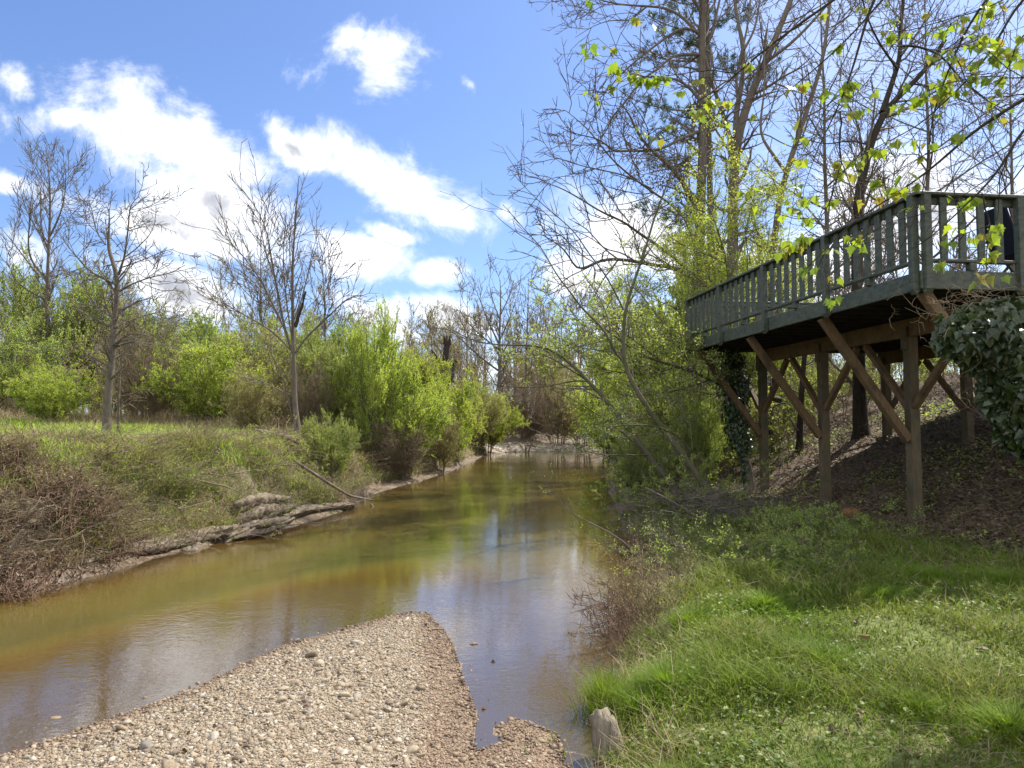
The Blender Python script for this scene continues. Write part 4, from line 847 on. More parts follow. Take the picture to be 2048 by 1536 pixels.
# ------------------------------------------------------------------ far woods: a mass nobody could count
def wood_mass(name, n, xr, yr, hr, label, mt, skip=None):
    mb = MB(); B = n; x = rng.uniform(*xr, B); y = rng.uniform(*yr, B)
    if skip is not None: k = ~skip(x, y); x = x[k]; y = y[k]; B = len(x)
    z = terrain(x, y)[0]; H = rng.uniform(*hr, B); N = 8; P = np.zeros((B, N, 3)); le = rng.normal(size=(B, 2))*.07
    for k in range(N):
        f = k/(N-1); P[:, k] = np.stack([x+le[:, 0]*H*f, y+le[:, 1]*H*f, z-.2+H*f], 1)+rng.normal(size=(B, 3))*.06
    Rr = (1-np.linspace(0, 1, N)**1.2*.9)[None]*(H*.008+.02)[:, None]; mb.tubes(P, Rr, 5)
    P1, R1 = grow(P, Rr, n=13, tr=(.2, 1), L=(.16, .4), ang=(25, 50), N=5, rr=.5, tip=.014, up=.12, wig=.12); mb.tubes(P1, R1, 3)
    P2, R2 = grow(P1, R1, n=6, tr=(.2, 1), L=(.25, .6), ang=(25, 50), N=4, rr=.6, tip=.011, up=.1, wig=.12); mb.tubes(P2, R2, 3)
    P3, R3 = grow(P2, R2, n=3, tr=(.2, 1), L=(.3, .7), ang=(25, 50), N=3, rr=.7, tip=.010, up=.08, wig=.1); mb.tubes(P3, R3, 3)
    o = mb.build(name, mt); tag(o, label, 'woods', kind='stuff'); return o, P3
fw, P3 = wood_mass('distant_woods', 330, (-75, 45), (56, 100), (6, 12.5), 'tan leafless woods along the skyline beyond the creek', M['twig_brown'])
p, dd = tips(P3[::2], 3, (.3, 1), .1); lo = MB().leaves(p, dd, .14, .6).build('distant_spring_foliage', M['leaf_olive'], None, False); tag(lo, 'faint yellow green haze of buds over the distant woods', 'foliage', kind='stuff')
fw2, P3 = wood_mass('hilltop_woods', 70, (9, 42), (26, 52), (4, 9), 'bare brushy woods on the hill behind the deck', M['twig_grey'])
# scrub under the skyline on both sides
def scrub_mass(name, n, xf, label, mt, fol, hs=(1.5, 3.2), per=2, size=.08):
    x, y = xf(n); z = terrain(x, y)[0]; B = len(x); N = 6; a = rng.uniform(0, 6.28, B); P = np.zeros((B, N, 3)); H = rng.uniform(*hs, B)
    for k in range(N):
        f = k/(N-1); P[:, k] = np.stack([x+np.cos(a)*H*.35*f**1.5, y+np.sin(a)*H*.35*f**1.5, z-.1+H*f], 1)
    mb = MB(); Rr = np.linspace(1, .3, N)[None]*rng.uniform(.01, .02, B)[:, None]; mb.tubes(P, Rr, 3)
    P1, R1 = grow(P, Rr, n=8, tr=(.15, 1), L=(.2, .45), ang=(25, 55), N=5, rr=.6, tip=.007, up=.08, wig=.12); mb.tubes(P1, R1, 3)
    P2, R2 = grow(P1, R1, n=5, tr=(.1, 1), L=(.3, .6), ang=(25, 55), N=3, rr=.6, tip=.006, up=.06, wig=.12); mb.tubes(P2, R2, 3)
    tag(mb.build(name, mt), label, 'undergrowth', kind='stuff')
    if fol: p, dd = tips(P2, per, (.1, 1), .03); tag(MB().leaves(p, dd, size*rng.uniform(.6, 1.2, len(p))).build(name+'_foliage', fol, None, False), 'small young leaves spread through the '+label, 'foliage', kind='stuff')
def leftband(n):
    y = rng.uniform(24, 54, n); x = np.interp(y, [20, 28, 36, 44, 54], [-6.5, -5, -4.6, -4, 1])-rng.exponential(9, n); k = x > -34; return x[k], y[k]
scrub_mass('thicket_undergrowth', 1300, leftband, 'tangled brush filling the gaps behind the left shrubs', M['twig_brown'], M['leaf_lime'], per=5, size=.07)
def rightband(n):
    y = rng.uniform(17, 50, n); x = np.interp(y, [15, 19, 24, 33, 46], [3.4, 3.7, 4.6, 6.8, 9.2])+rng.exponential(3.5, n); k = (x < 22); return x[k], y[k]
scrub_mass('riverside_undergrowth', 800, rightband, 'brush clothing the right bank beyond the deck', M['twig_brown'], M['leaf_green'], (1.0, 2.6), 9, .065)

# ------------------------------------------------------------------ left bank growth
def scatter(n, xr, yr, ok, dens=None):
    x = rng.uniform(*xr, n); y = rng.uniform(*yr, n); z, I_ = terrain(x, y); k = ok(x, y, z, I_)
    if dens is not None: k &= rng.uniform(0, 1, n) < dens(x, y, z, I_)
    return x[k], y[k], z[k], {q: v[k] for q, v in I_.items()}
# field grass
x, y, z, I_ = scatter(260000, (-22, -2.5), (9, 34), lambda x, y, z, I: (I['which'] == 0) & ~I['ins'] & (I['dL'] > 1.5) & (np.abs(x/y) < .78), lambda x, y, z, I: np.clip(14/y, 0, 1)**1.3*(.45+.9*vnoise(x, y, .6, 4)))
mb = MB().blades(np.stack([x, y, z-.02], 1), rng.uniform(.12, .32, len(x))*(.6+.7*vnoise(x, y, .7, 6)), .012+.0006*y, rng.uniform(.2, .7, len(x)))
tag(mb.build('field_grass', M['grass_field'], None, False), 'bright green grass on the flat top of the left bank', 'grass', kind='stuff')
# dry pinkish stalks along the field's back
x, y, z, I_ = scatter(60000, (-24, -3), (19, 27), lambda x, y, z, I: (I['which'] == 0) & ~I['ins'] & (I['dL'] > 2.2), lambda x, y, z, I: ss(y, 20, 22.5)*vnoise(x, y, .5, 14))
mb = MB().blades(np.stack([x, y, z-.02], 1), rng.uniform(.15, .8, len(x))*(.4+.9*vnoise(x, y, .8, 15)), .016, rng.uniform(.1, .9, len(x)))
tag(mb.build('dry_stalks', M['straw'], None, False), 'dry tan weeds standing along the back of the grassy field', 'dry weeds', kind='stuff')
# slope tangle: thin stems, twigs, small leaves
okL = lambda x, y, z, I: (I['which'] == 0) & ~I['ins'] & (I['dL'] > .1) & (I['dL'] < 3.4) & (z > .1)
x, y, z, I_ = scatter(420000, (-16, -1), (5.5, 44), okL, lambda x, y, z, I: np.clip(13/y, 0, 1)**1.6)
rootzone = ss(-x, 5.6, 6.6)*ss(-y, -10.8, -9.4)
k = (rng.uniform(0, 1, len(x)) > rootzone*.85) & (rng.uniform(0, 1, len(x)) < .12+1.2*ss(fbm(x, y, 1.5, 3, 55), .30, .50))
P_ = np.stack([x, y, z-.03], 1)[k]; n = len(P_)
mb = MB().blades(P_, rng.uniform(.08, .5, n)*(.35+1.1*vnoise(P_[:, 0], P_[:, 1], 1.1, 3)), .007+.0005*P_[:, 1], rng.uniform(.5, 1.8, n), 1.0)
tag(mb.build('bank_tangle', M['vine'], None, False), 'thin tangled stems covering the slope of the left bank', 'undergrowth', kind='stuff')
kk = (rng.uniform(0, 1, n) < .75)*(fbm(P_[:, 0], P_[:, 1], .9, 3, 21) > .42); kk = kk.astype(bool); Pl = np.repeat(P_[kk], 2, 0); Pl = Pl+rng.normal(size=Pl.shape)*.07+[0, 0, .14]
tag(MB().leaves(Pl, rng.normal(size=Pl.shape), rng.uniform(.018, .045, len(Pl))*(1+Pl[:, 1]*.02), .55).build('bank_leaves', M['leaf_green'], None, False), 'small green leaves of creepers over the left bank slope', 'creepers', kind='stuff')
kg = (fbm(P_[:, 0], P_[:, 1], .7, 3, 31) > .55); Pg = P_[kg]; kq = rng.choice(n, n//2); tag(MB().blades(P_[kq], rng.uniform(.15, .5, len(kq)), .006+.0004*P_[kq, 1], rng.uniform(.5, 1.8, len(kq)), 1.0).build('bank_straw', M['straw'], None, False), 'dry straw stems mixed through the left bank tangle', 'dry grass', kind='stuff')
tag(MB().blades(Pg, rng.uniform(.12, .38, len(Pg)), .009+.0005*Pg[:, 1], rng.uniform(.3, 1.1, len(Pg))).build('bank_grass', M['grass'], None, False), 'grass tufts among the tangle on the left bank', 'grass', kind='stuff')
# small woody twigs criss-crossing
x, y, z, I_ = scatter(22000, (-16, -1), (5.5, 34), okL, lambda x, y, z, I: np.clip(12/y, 0, 1)**1.5)
B = len(x); P = np.zeros((B, 6, 3)); a = rng.uniform(0, 6.28, B); ln = rng.uniform(.3, 1.1, B); el = rng.uniform(-.1, .8, B)
for k in range(6):
    f = k/5; P[:, k] = np.stack([x+np.cos(a)*np.cos(el)*ln*f, y+np.sin(a)*np.cos(el)*ln*f, z+.02+np.sin(el)*ln*f*(1-.35*f)], 1)+rng.normal(size=(B, 3))*.018
P1, R1 = grow(P, np.full((B, 6), .004), n=3, tr=(.2, 1), L=(.3, .6), ang=(25, 55), N=4, rr=.8, tip=.002, up=.02, wig=.15)
tag(MB().tubes(P, np.linspace(1, .5, 6)[None]*rng.uniform(.003, .007, B)[:, None], 3).tubes(P1, R1, 3).build('bank_twigs', M['twig_brown'], None, True), 'fine bare twigs strewn over the left bank', 'twigs', kind='stuff')
x, y, z, I_ = scatter(420, (-13, -1.5), (6.5, 32), lambda x, y, z, I: (I['which'] == 0) & ~I['ins'] & (I['dL'] > .0) & (I['dL'] < 3.8)); B = len(x); P = np.zeros((B, 8, 3)); a = rng.uniform(0, 6.28, B); ln = rng.uniform(.6, 2.0, B); el = rng.uniform(-.05, .45, B)
for k in range(8):
    f = k/7; P[:, k] = np.stack([x+np.cos(a+f*.5)*np.cos(el)*ln*f, y+np.sin(a+f*.5)*np.cos(el)*ln*f, z+.1+np.sin(el)*ln*f-.3*ln*f*f*(el > .2)], 1)+rng.normal(size=(B, 3))*.02
P1, R1 = grow(P, np.full((B, 8), .009), n=4, tr=(.3, 1), L=(.2, .5), ang=(25, 55), N=5, rr=.6, tip=.003, up=.02, wig=.15)
tag(MB().tubes(P, np.linspace(1, .35, 8)[None]*rng.lognormal(-4.5, .35, B)[:, None], 5).tubes(P1, R1, 4).build('bank_sticks', M['driftwood'], None, True), 'grey sticks and fallen limbs strewn over the left bank', 'sticks', kind='stuff')
# exposed root tangle with dead leaves on the cut bank at the left edge
x, y, z, I_ = scatter(12000, (-10.5, -5.0), (6.2, 10.6), lambda x, y, z, I: (I['which'] == 0) & (I['dL'] < 2.6) & ((~I['ins']) | (I['dL'] < .45)), lambda x, y, z, I: ss(-x, 5.2, 6.0)*(.25+ss(vnoise(x, y, 1.3, 91), .25, .7)))
z = np.maximum(z, .0); B = len(x); P = np.zeros((B, 7, 3)); a = rng.normal(size=B)*1.4-.6; ln = rng.uniform(.15, .75, B)
for k in range(7):
    f = k/6; P[:, k] = np.stack([x+np.cos(a)*ln*f, y+np.sin(a)*ln*f, z+.08-.15*f*f+rng.uniform(-.05, .28, B)*f], 1)+rng.normal(size=(B, 3))*.025
tag(MB().tubes(P, np.linspace(1, .35, 7)[None]*rng.lognormal(-5.2, .45, B)[:, None], 4).build('root_tangle', M['root'], None, True), 'exposed roots and washed up sticks matted over the cut bank at the left edge', 'roots', kind='stuff')
k = rng.choice(len(x), 9000); Pl = np.stack([x[k], y[k], z[k]+.12], 1)+rng.normal(size=(9000, 3))*[.1, .1, .1]
tag(MB().leaves(Pl, rng.normal(size=Pl.shape), rng.uniform(.03, .085, 9000), .6, .8).build('clinging_litter', M['dead_leaf'], None, False), 'curled brown dead leaves caught in the roots of the cut bank', 'dead leaves', kind='stuff')

# ------------------------------------------------------------------ logs, branches, driftwood
def log(name, label, cat, pts, d, w, mt, N=40, rough=.12, sides=16, dd=0, group=None, ends='broken', squash=1.0, z=None, slabs=1):
    """w: list of widths in photo px along pts; slabs>1 makes the log of that many riven splinters lying together"""
    n = len(pts); dl = np.array([d[k] if isinstance(d, (list, tuple)) else d for k in range(n)])
    P0 = np.array([px(a, b, q) for (a, b), q in zip(pts, dl)]); r0 = np.array(w)/2/F*dl; P0, r0 = resample(P0, r0, N)
    mb = MB(); base = P0[0].copy(); base[2] = P0[:, 2].min()
    for sl_i in range(slabs):
        P = P0.copy(); r = r0.copy()
        if slabs > 1:
            off = rng.normal(size=3)*r0.mean()*[.5, .5, .42]; P = P+off; r = r*rng.uniform(.3, .6); i0, i1 = rng.uniform(0, .3), rng.uniform(.72, 1); q = np.linspace(i0, i1, N)*(N-1)
            P = np.stack([np.interp(q, np.arange(N), P[:, k]) for k in range(3)], 1)+np.linspace(0, 1, N)[:, None]*rng.normal(size=3)*r0.mean()*.5; r = np.interp(q, np.arange(N), r)*np.sin(np.linspace(.25, np.pi-.2, N))**.5
        T = np.gradient(P, axis=0); T /= np.linalg.norm(T, axis=1, keepdims=True)
        nn = np.cross(T, [0, 0, 1.]); nn /= np.linalg.norm(nn, axis=1, keepdims=True)+1e-9; bb = np.cross(nn, T)
        a = np.linspace(0, 2*np.pi, sides, endpoint=False)
        gr = rng.normal(size=(3, sides)); f = np.linspace(0, 2, N); g_ = np.array([[np.interp(v, [0, 1, 2], gr[:, k]) for k in range(sides)] for v in f])
        nz = rng.normal(size=(N, sides)); nz = (nz+np.roll(nz, 1, 0)+np.roll(nz, -1, 0))/1.7
        rad = np.clip(1+rough*1.2*g_+rough*.35*nz, .35, 1.7)*r[:, None]
        V = P[:, None]+rad[..., None]*(np.cos(a)[None, :, None]*nn[:, None]+squash*np.sin(a)[None, :, None]*bb[:, None])
        if ends == 'broken':
            V[0] -= T[0]*np.abs(rng.normal(size=(sides, 1)))*r[0]*1.5; V[-1] += T[-1]*np.abs(rng.normal(size=(sides, 1)))*r[-1]*1.5
        i = np.arange(N-1)[:, None]*sides; j = np.arange(sides)[None]; j2 = (j+1) % sides
        Q = np.stack([i+j, i+j2, i+sides+j2, i+sides+j], -1).reshape(-1, 4); k = N*sides
        mb.add(np.vstack([V.reshape(-1, 3), P[0], P[-1]]), Q, [(x, k, (x+1) % sides) for x in range(sides)]+[((N-1)*sides+x, (N-1)*sides+(x+1) % sides, k+1) for x in range(sides)])
    o = mb.build(name, mt, None, True, base); o.location = base; tag(o, label, cat, group); return o
log('fallen_log', 'long pale rotting log half in the water along the left bank', 'log', [(700, 1018), (660, 1022), (610, 1030), (560, 1045), (500, 1068), (455, 1085)], [16.0, 15.6, 14.8, 13.6, 12.4, 11.8], [12, 20, 24, 24, 26, 20], M['log'], 70, .22, 24)
log('split_log', 'hollow split log slab with dark cracks lying against the long rotting log', 'log', [(598, 1018), (560, 1024), (520, 1032), (480, 1045), (450, 1052)], [13.9, 13.5, 13.1, 12.7, 12.5], [10, 34, 46, 48, 30], M['log'], 50, .35, 12, slabs=13)
log('split_log', 'thin shelving slab of rotten wood jutting over the water below the split log', 'log', [(590, 1040), (560, 1056), (520, 1066), (475, 1078)], [12.9, 12.5, 12.2, 11.9], [8, 26, 28, 18], M['log'], 40, .3, 12, slabs=7)
log('bank_log', 'mud caked log lying along the waterline between the roots and the split log', 'log', [(470, 1068), (420, 1078), (350, 1092), (290, 1105), (220, 1120), (170, 1140)], [12.0, 11.6, 11.0, 10.4, 9.9, 9.3], [14, 26, 26, 26, 22, 12], M['log'], 70, .28, 20)
log('fallen_log', 'short weathered log lying on the field by the forked tree', 'log', [(520, 862), (550, 868), (575, 876), (585, 880)], 18.6, [7, 9, 12, 14], M['driftwood'], 24, .15, 12)
log('fallen_branch', 'straight grey branch slanting down the bank to the water left of the bend', 'branch', [(590, 922), (625, 945), (660, 968), (700, 992), (745, 1000)], [15.0, 15.2, 15.4, 15.7, 16.2], [5, 7, 6, 5, 3], M['driftwood'], 24, .08, 8)
log('fallen_branch', 'long crooked grey branch lying across the middle of the left bank', 'branch', [(355, 955), (385, 958), (415, 966), (450, 972), (480, 985)], [12.6, 12.5, 12.4, 12.3, 12.3], [2.5, 4.5, 4, 3, 1.5], M['driftwood'], 24, .05, 8)
log('fallen_branch', 'short pale stick leaning at the top of the bank left of the thick trunk', 'branch', [(60, 852), (75, 868), (95, 890)], 13.5, [3, 5, 3.5], M['driftwood'], 16, .08, 8)
log('bleached_root', 'bleached curved root at the left edge of the cut bank', 'root', [(0, 1145), (12, 1122), (22, 1100), (36, 1072), (44, 1060)], 8.5, [6, 8, 7, 5, 2], M['driftwood'], 24, .06, 8)
log('fallen_branch', 'thin forked stick poking out of the root tangle over dark water', 'branch', [(212, 1172), (214, 1150), (222, 1135), (232, 1125)], 8.9, [1.5, 2.5, 2, 1], M['driftwood'], 16, .05, 6)
log('snag_in_water', 'little pointed stub sticking out of the creek off the tip of the long log', 'stub', [(752, 1028), (748, 1020), (743, 1010), (740, 1007)], 16.6, [8, 9, 6, 2], M['deadwood'], 16, .15, 10)
log('fallen_branch', 'dark branch end dipping into the water at the bank below the lime shrubs', 'branch', [(865, 930), (880, 936), (895, 945)], 28, [5, 7, 4], M['deadwood'], 14, .15, 8)
log('driftwood_limb', 'white stick standing upright in the water at the pale spit', 'driftwood', [(1060, 925), (1056, 905), (1062, 890), (1066, 885)], 44.2, [2, 3, 2.5, 2], M['driftwood'], 14, .05, 8)
log('driftwood_limb', 'short white post beside the upright stick at the pale spit', 'driftwood', [(1051, 912), (1052, 904), (1052, 894)], 44.4, [3, 4, 3], M['driftwood'], 12, .05, 8)
log('driftwood_limb', 'long pale driftwood trunk lying along the far shore under the lime shrub', 'driftwood', [(930, 898), (965, 902), (1000, 908), (1030, 905)], [42, 43.5, 45, 46.5], [5, 7, 5, 3], M['driftwood'], 24, .12, 8)
log('driftwood_limb', 'dark driftwood limb curving over the spit behind the white post', 'driftwood', [(995, 893), (1030, 893), (1060, 890), (1090, 898), (1120, 900)], 47.3, [3, 4.5, 4, 4, 3], M['deadwood'], 24, .12, 8)
for (x_, w_) in ((360, 20), (378, 22)):
    pass
for o in scene.objects:
    if o.name.split('.')[0] in ('split_log', 'bank_log') or o.get('label', '').startswith('long pale rotting'): o.location.z += .08
# stones at the water's edge by the log
def stone(name, label, p, r, mt, seed):
    import bmesh
    bm = bmesh.new(); bmesh.ops.create_icosphere(bm, subdivisions=3, radius=1)
    for v in bm.verts:
        c = v.co; n_ = .25*math.sin(c.x*3+seed)+.2*math.sin(c.y*4.1+seed*2)+.12*math.sin(c.z*7+c.x*5)
        v.co = c*(1+.3*n_)
    V = np.array([v.co[:] for v in bm.verts])*r; T = np.array([[v.index for v in f.verts] for f in bm.faces]); bm.free()
    o = MB().add(V, None, T).build(name, mt, None, True); o.location = p; tag(o, label, 'stone'); return o
m, t = mat('tan stone'); tcv = t.add('ShaderNodeTexCoord').outputs['Object']; n_ = t.noise(tcv, 9, 6, .6)
out(t, bsdf(t, t.ramp(n_, [(.3, (.12, .1, .07)), (.7, (.28, .23, .17))]), .85, n_, .3, .6, .02)); M['stone'] = m
stone('bank_stone', 'rounded tan stone at the waterline below the split log', px(378, 1092, 11.0)*[1, 1, 0]+[0, 0, -.01], np.array([.15, .1, .06]), M['stone'], 1)
m, t = mat('orange clay'); tcv = t.add('ShaderNodeTexCoord').outputs['Object']; n_ = t.noise(tcv, 14, 6, .6)
out(t, bsdf(t, t.ramp(n_, [(.3, (.13, .06, .03)), (.7, (.27, .15, .08))]), .95, n_, .1, .8, .03)); M['clay'] = m
pp = px(1702, 1005, 11.6); stone('earth_clod', 'orange clay lump on the shaded slope between the two nearest front posts', on(pp[0], pp[1])+[0, 0, .05], np.array([.15, .11, .10]), M['clay'], 4)

M['stump'] = bark('weathered stump wood', (.07, .055, .04), (.34, .29, .22), 38, .12)
# old stump post at the creek edge, foreground
P = np.array([px(1222, 1508, 4.25), px(1216, 1470, 4.28), px(1207, 1435, 4.3), px(1203, 1423, 4.3)]); r = np.array([.085, .08, .072, .05])
P[0][2] -= .1; P, r = resample(P, r, 18); sd = 18; a = np.linspace(0, 2*np.pi, sd, endpoint=False)
sq = 1/np.maximum(np.abs(np.cos(a)), np.abs(np.sin(a)))**.45; V = np.array([[P[i]+r[i]*(1+.05*rng.normal()*.5)*sq[k]*(1+.05*math.sin(k*2.3))*np.array([math.cos(a[k]), math.sin(a[k])*.8, 0]) for k in range(sd)] for i in range(18)])
V[-1, :, 2] += rng.uniform(-.03, .03, sd); V[-2, :, 2] += rng.uniform(-.015, .01, sd); V[:, :, :2] += (rng.normal(size=(1, sd, 2))*.007+rng.normal(size=(18, sd, 2))*.0025); i = np.arange(17)[:, None]*sd; j = np.arange(sd)[None]; j2 = (j+1) % sd
VV = np.vstack([V.reshape(-1, 3), P[-1]+[0, 0, .012]]); b_ = P[0]
o = MB().add(VV, np.stack([i+j, i+j2, i+sd+j2, i+sd+j], -1).reshape(-1, 4), [(17*sd+k, 17*sd+(k+1) % sd, 18*sd) for k in range(sd)]).build('weathered_stump', M['stump'], None, True, b_); o.location = b_
tag(o, 'pale weathered stump leaning at the grassy edge of the muddy channel', 'stump')

# ivy covered trunk beside the first deck post
def heart(n_l=5):
    """ivy leaf outline: (x across, y along)"""
    return np.array([(0, 0), (.28, -.1), (.5, .12), (.36, .38), (.3, .55), (0, 1), (-.3, .55), (-.36, .38), (-.5, .12), (-.28, -.1)])
MAPLE = np.array([(0, 0), (.22, -.05), (.48, .02), (.38, .2), (.62, .42), (.36, .46), (.3, .62), (.16, .68), (0, 1.0), (-.16, .68), (-.3, .62), (-.36, .46), (-.62, .42), (-.38, .2), (-.48, .02), (-.22, -.05)])
def shaped(mb, P, D, Nn, size, shape, fold=.2, droop=.25):
    """lobed leaves: fan of triangles round a mid point, folded along the midrib and drooping to the tip"""
    P = np.asarray(P); D = D/(np.linalg.norm(D, axis=1, keepdims=True)+1e-9); X = np.cross(D, Nn); X /= np.linalg.norm(X, axis=1, keepdims=True)+1e-9; Zn = np.cross(X, D)
    n = len(P); m_ = len(shape); S = np.broadcast_to(size, (n,))[:, None, None]
    xs_ = shape[:, 0][None, :, None]; ys_ = shape[:, 1][None, :, None]; fo = np.broadcast_to(fold, (n,))[:, None, None]
    V = P[:, None]+S*(xs_*X[:, None]+ys_*D[:, None]+(np.abs(xs_)*fo*1.2-droop*ys_**2)*Zn[:, None])
    C_ = P[:, None]+S*(.4*D[:, None]-droop*.16*Zn[:, None]); V = np.concatenate([V, C_], 1).reshape(-1, 3)
    k = np.arange(n)[:, None, None]*(m_+1); e = np.arange(m_); T = np.stack([e, (e+1) % m_, np.full(m_, m_)], -1)[None]+k
    return mb.add(V, None, T.reshape(-1, 3))
d = 15.6
P, r = limb([(1500, 985), (1492, 930), (1478, 870), (1470, 800), (1466, 740), (1462, 690)], d, 22, 9, 0, 20); P, r = to_ground(P, r)
b_ = np.array([P[0][0], P[0][1], gz(P[0][0], P[0][1])]); it = empty('ivy_covered_trunk', b_, 'old trunk wrapped in dark ivy left of the farthest front deck post', 'tree'); MB().tubes(P, r*(1+.6*np.exp(-np.arange(len(r))/3)), 12, .12).build('trunk', M['bark_pale'], it, True, b_)
n = 3600; f = rng.beta(2.2, 1.4, n); i_ = (f*(len(P)-1)).astype(int); a = rng.uniform(0, 6.28, n); rr_ = rng.uniform(.08, .34, n)*np.where(f > .35, 1, .4)*(.5+vnoise(f*9, a, 1.0, 3))
Pi = P[i_]+np.stack([np.cos(a)*rr_, np.sin(a)*rr_, rng.uniform(-.1, .1, n)], 1); Dn = np.stack([np.cos(a)*.5, np.sin(a)*.5, -np.ones(n)], 1)+rng.normal(size=(n, 3))*.4
mb = MB(); shaped(mb, Pi, Dn, np.stack([np.cos(a), np.sin(a), .5+0*a], 1), rng.uniform(.05, .09, n), heart()); mb.build('ivy', M['leaf_ivy'], it, False, b_)
for nm, lab, dd_, pts in (('dark_tree', 'thin black trunk behind the knee braces of the middle front post', 17.5, [(1598, 900), (1602, 800), (1610, 700)]),
                          ('dark_tree', 'black trunk standing left of the farthest front post in the brush', 19, [(1543, 900), (1540, 820), (1548, 740)])):
    tree(nm, lab, 'tree', [limb(pts, dd_, 14, 10, 0, 12)], [dict(n=3, per_m=True, tr=(.2, 1), L=(.4, 1.0), absL=True, ang=(40, 70), N=5, rr=.4, tip=.004, up=0, wig=.2)], M['bark_dark'], M['twig_grey'])

# brush pile and branches on the right bank
def brush(name, label, c, n, ext, ln, rad, mt, el=(-.1, .5), az=None, sub=2, leaves=None):
    x = c[0]+rng.normal(size=n)*ext[0]; y = c[1]+rng.normal(size=n)*ext[1]; z, I_ = terrain(x, y); z = np.maximum(z, .03)+rng.uniform(0, ext[2], n); P = np.zeros((n, 7, 3)); a = rng.uniform(0, 6.28, n) if az is None else az+rng.normal(size=n)*.7
    L = rng.uniform(*ln, n); e = rng.uniform(*el, n); cur = rng.normal(size=n)*.5
    for k in range(7):
        f = k/6; P[:, k] = np.stack([x+np.cos(a+cur*f)*np.cos(e)*L*f, y+np.sin(a+cur*f)*np.cos(e)*L*f, z+np.sin(e)*L*f-.12*L*f*f], 1)+rng.normal(size=(n, 3))*.012
    b_ = np.array([c[0], c[1], gz(c[0], c[1])]); Rr = np.linspace(1, .35, 7)[None]*rng.uniform(.5, 1.2, n)[:, None]*rad; mb = MB().tubes(P, Rr, 4)
    P1, R1 = grow(P, Rr, n=sub, tr=(.2, 1), L=(.3, .6), ang=(25, 55), N=5, rr=.6, tip=.0018, up=.02, wig=.14); mb.tubes(P1, R1, 3)
    P2, R2 = grow(P1, R1, n=sub, tr=(.2, 1), L=(.3, .6), ang=(25, 55), N=4, rr=.6, tip=.0016, up=.02, wig=.14); mb.tubes(P2, R2, 3)
    root = empty(name, b_, label, 'brush'); mb.build('stems', mt, root, True, b_)
    if leaves: p, dd = tips(P2, leaves[0], (.1, 1), .015); MB().leaves(p, dd, leaves[1]*rng.uniform(.6, 1.3, len(p)), .6).build('foliage', leaves[2], root, False, b_)
    return root
brush('brush_pile', 'heap of grey cut branches on the right bank above the undercut', (3.3, 12.3), 150, (.55, .7, .35), (.6, 1.6), .008, M['twig_grey'], (-.2, .5))
brush('root_clump', 'reddish roots hanging from the undercut right bank above the water', (2.1, 10.9), 130, (.22, .35, .12), (.2, .6), .006, M['root'], (-.9, .2), 3.4)
brush('bank_bush', 'small leafed bush leaning over the water at the undercut right bank', (2.35, 9.7), 40, (.3, .7, .05), (.3, .8), .004, M['twig_grey'], (.1, 1.0), 2.6, 3, (5, .024, M['leaf_green']))
brush('bank_bush', 'small leafed bush at the foot of the middle front deck post', (4.2, 10.4), 70, (.7, .6, .05), (.15, .5), .004, M['twig_grey'], (.3, 1.3), None, 3, (7, .032, M['leaf_green']))
brush('bank_bush', 'thin bush on the bank below the leaning trunks', (3.2, 14.6), 80, (.6, 1.2, .1), (.5, 1.4), .006, M['twig_grey'], (.2, 1.2), None, 3, (14, .042, M['leaf_green']))
brush('bank_bush', 'low brown bush at the bend of the right waterline', (1.45, 7.6), 70, (.22, .5, .05), (.25, .8), .004, M['twig_brown'], (.2, 1.2), None, 3, (2, .022, M['leaf_olive']))
brush('dead_stalks', 'reddish brown bare stalks at the waterline above the rushes', (1.15, 6.6), 120, (.14, .4, .03), (.2, .6), .003, M['root'], (.2, 1.2), 2.8, 2)
brush('bank_bush', 'leafy bush spreading on the shaded bank left of the nearest front post', (3.1, 8.8), 90, (.6, .5, .03), (.15, .45), .004, M['twig_grey'], (.3, 1.2), None, 3, (7, .03, M['leaf_green']))
for lab, c_, n_, e_, l_, lf_ in (('scruffy olive bush on the left bank slope above the mud caked log', (-5.6, 10.9), 70, (.7, .4, .1), (.3, .8), (5, .024, M['leaf_olive'])),
    ('thin twiggy clump on the left bank above the split log', (-5.0, 13.2), 60, (.5, .4, .1), (.3, .8), (3, .026, M['leaf_green'])), ('brown twiggy clump at the top of the bank beyond the root tangle', (-7.4, 10.6), 70, (.8, .4, .1), (.3, .7), (2, .024, M['leaf_olive'])),
    ('green weedy bush on the bank where the straight grey branch rests', (-4.9, 15.6), 70, (.5, .5, .1), (.3, .9), (6, .03, M['leaf_green'])), ('tangle of washed twigs caught behind the tip of the long rotting log', (-4.2, 16.9), 90, (.4, .35, .15), (.3, .9), None),
    ('dry brown tuft standing at the edge of the grassy field above the split log', (-6.6, 15.0), 60, (.14, .14, .02), (.3, .6), None), ('olive bush beside the short weathered log on the field', (-5.2, 17.8), 70, (.6, .4, .1), (.4, 1.0), (6, .03, M['leaf_olive']))):
    brush('bank_bush', lab, c_, n_, e_, l_, .004, M['twig_brown'], (.3, 1.4), None, 3, lf_)
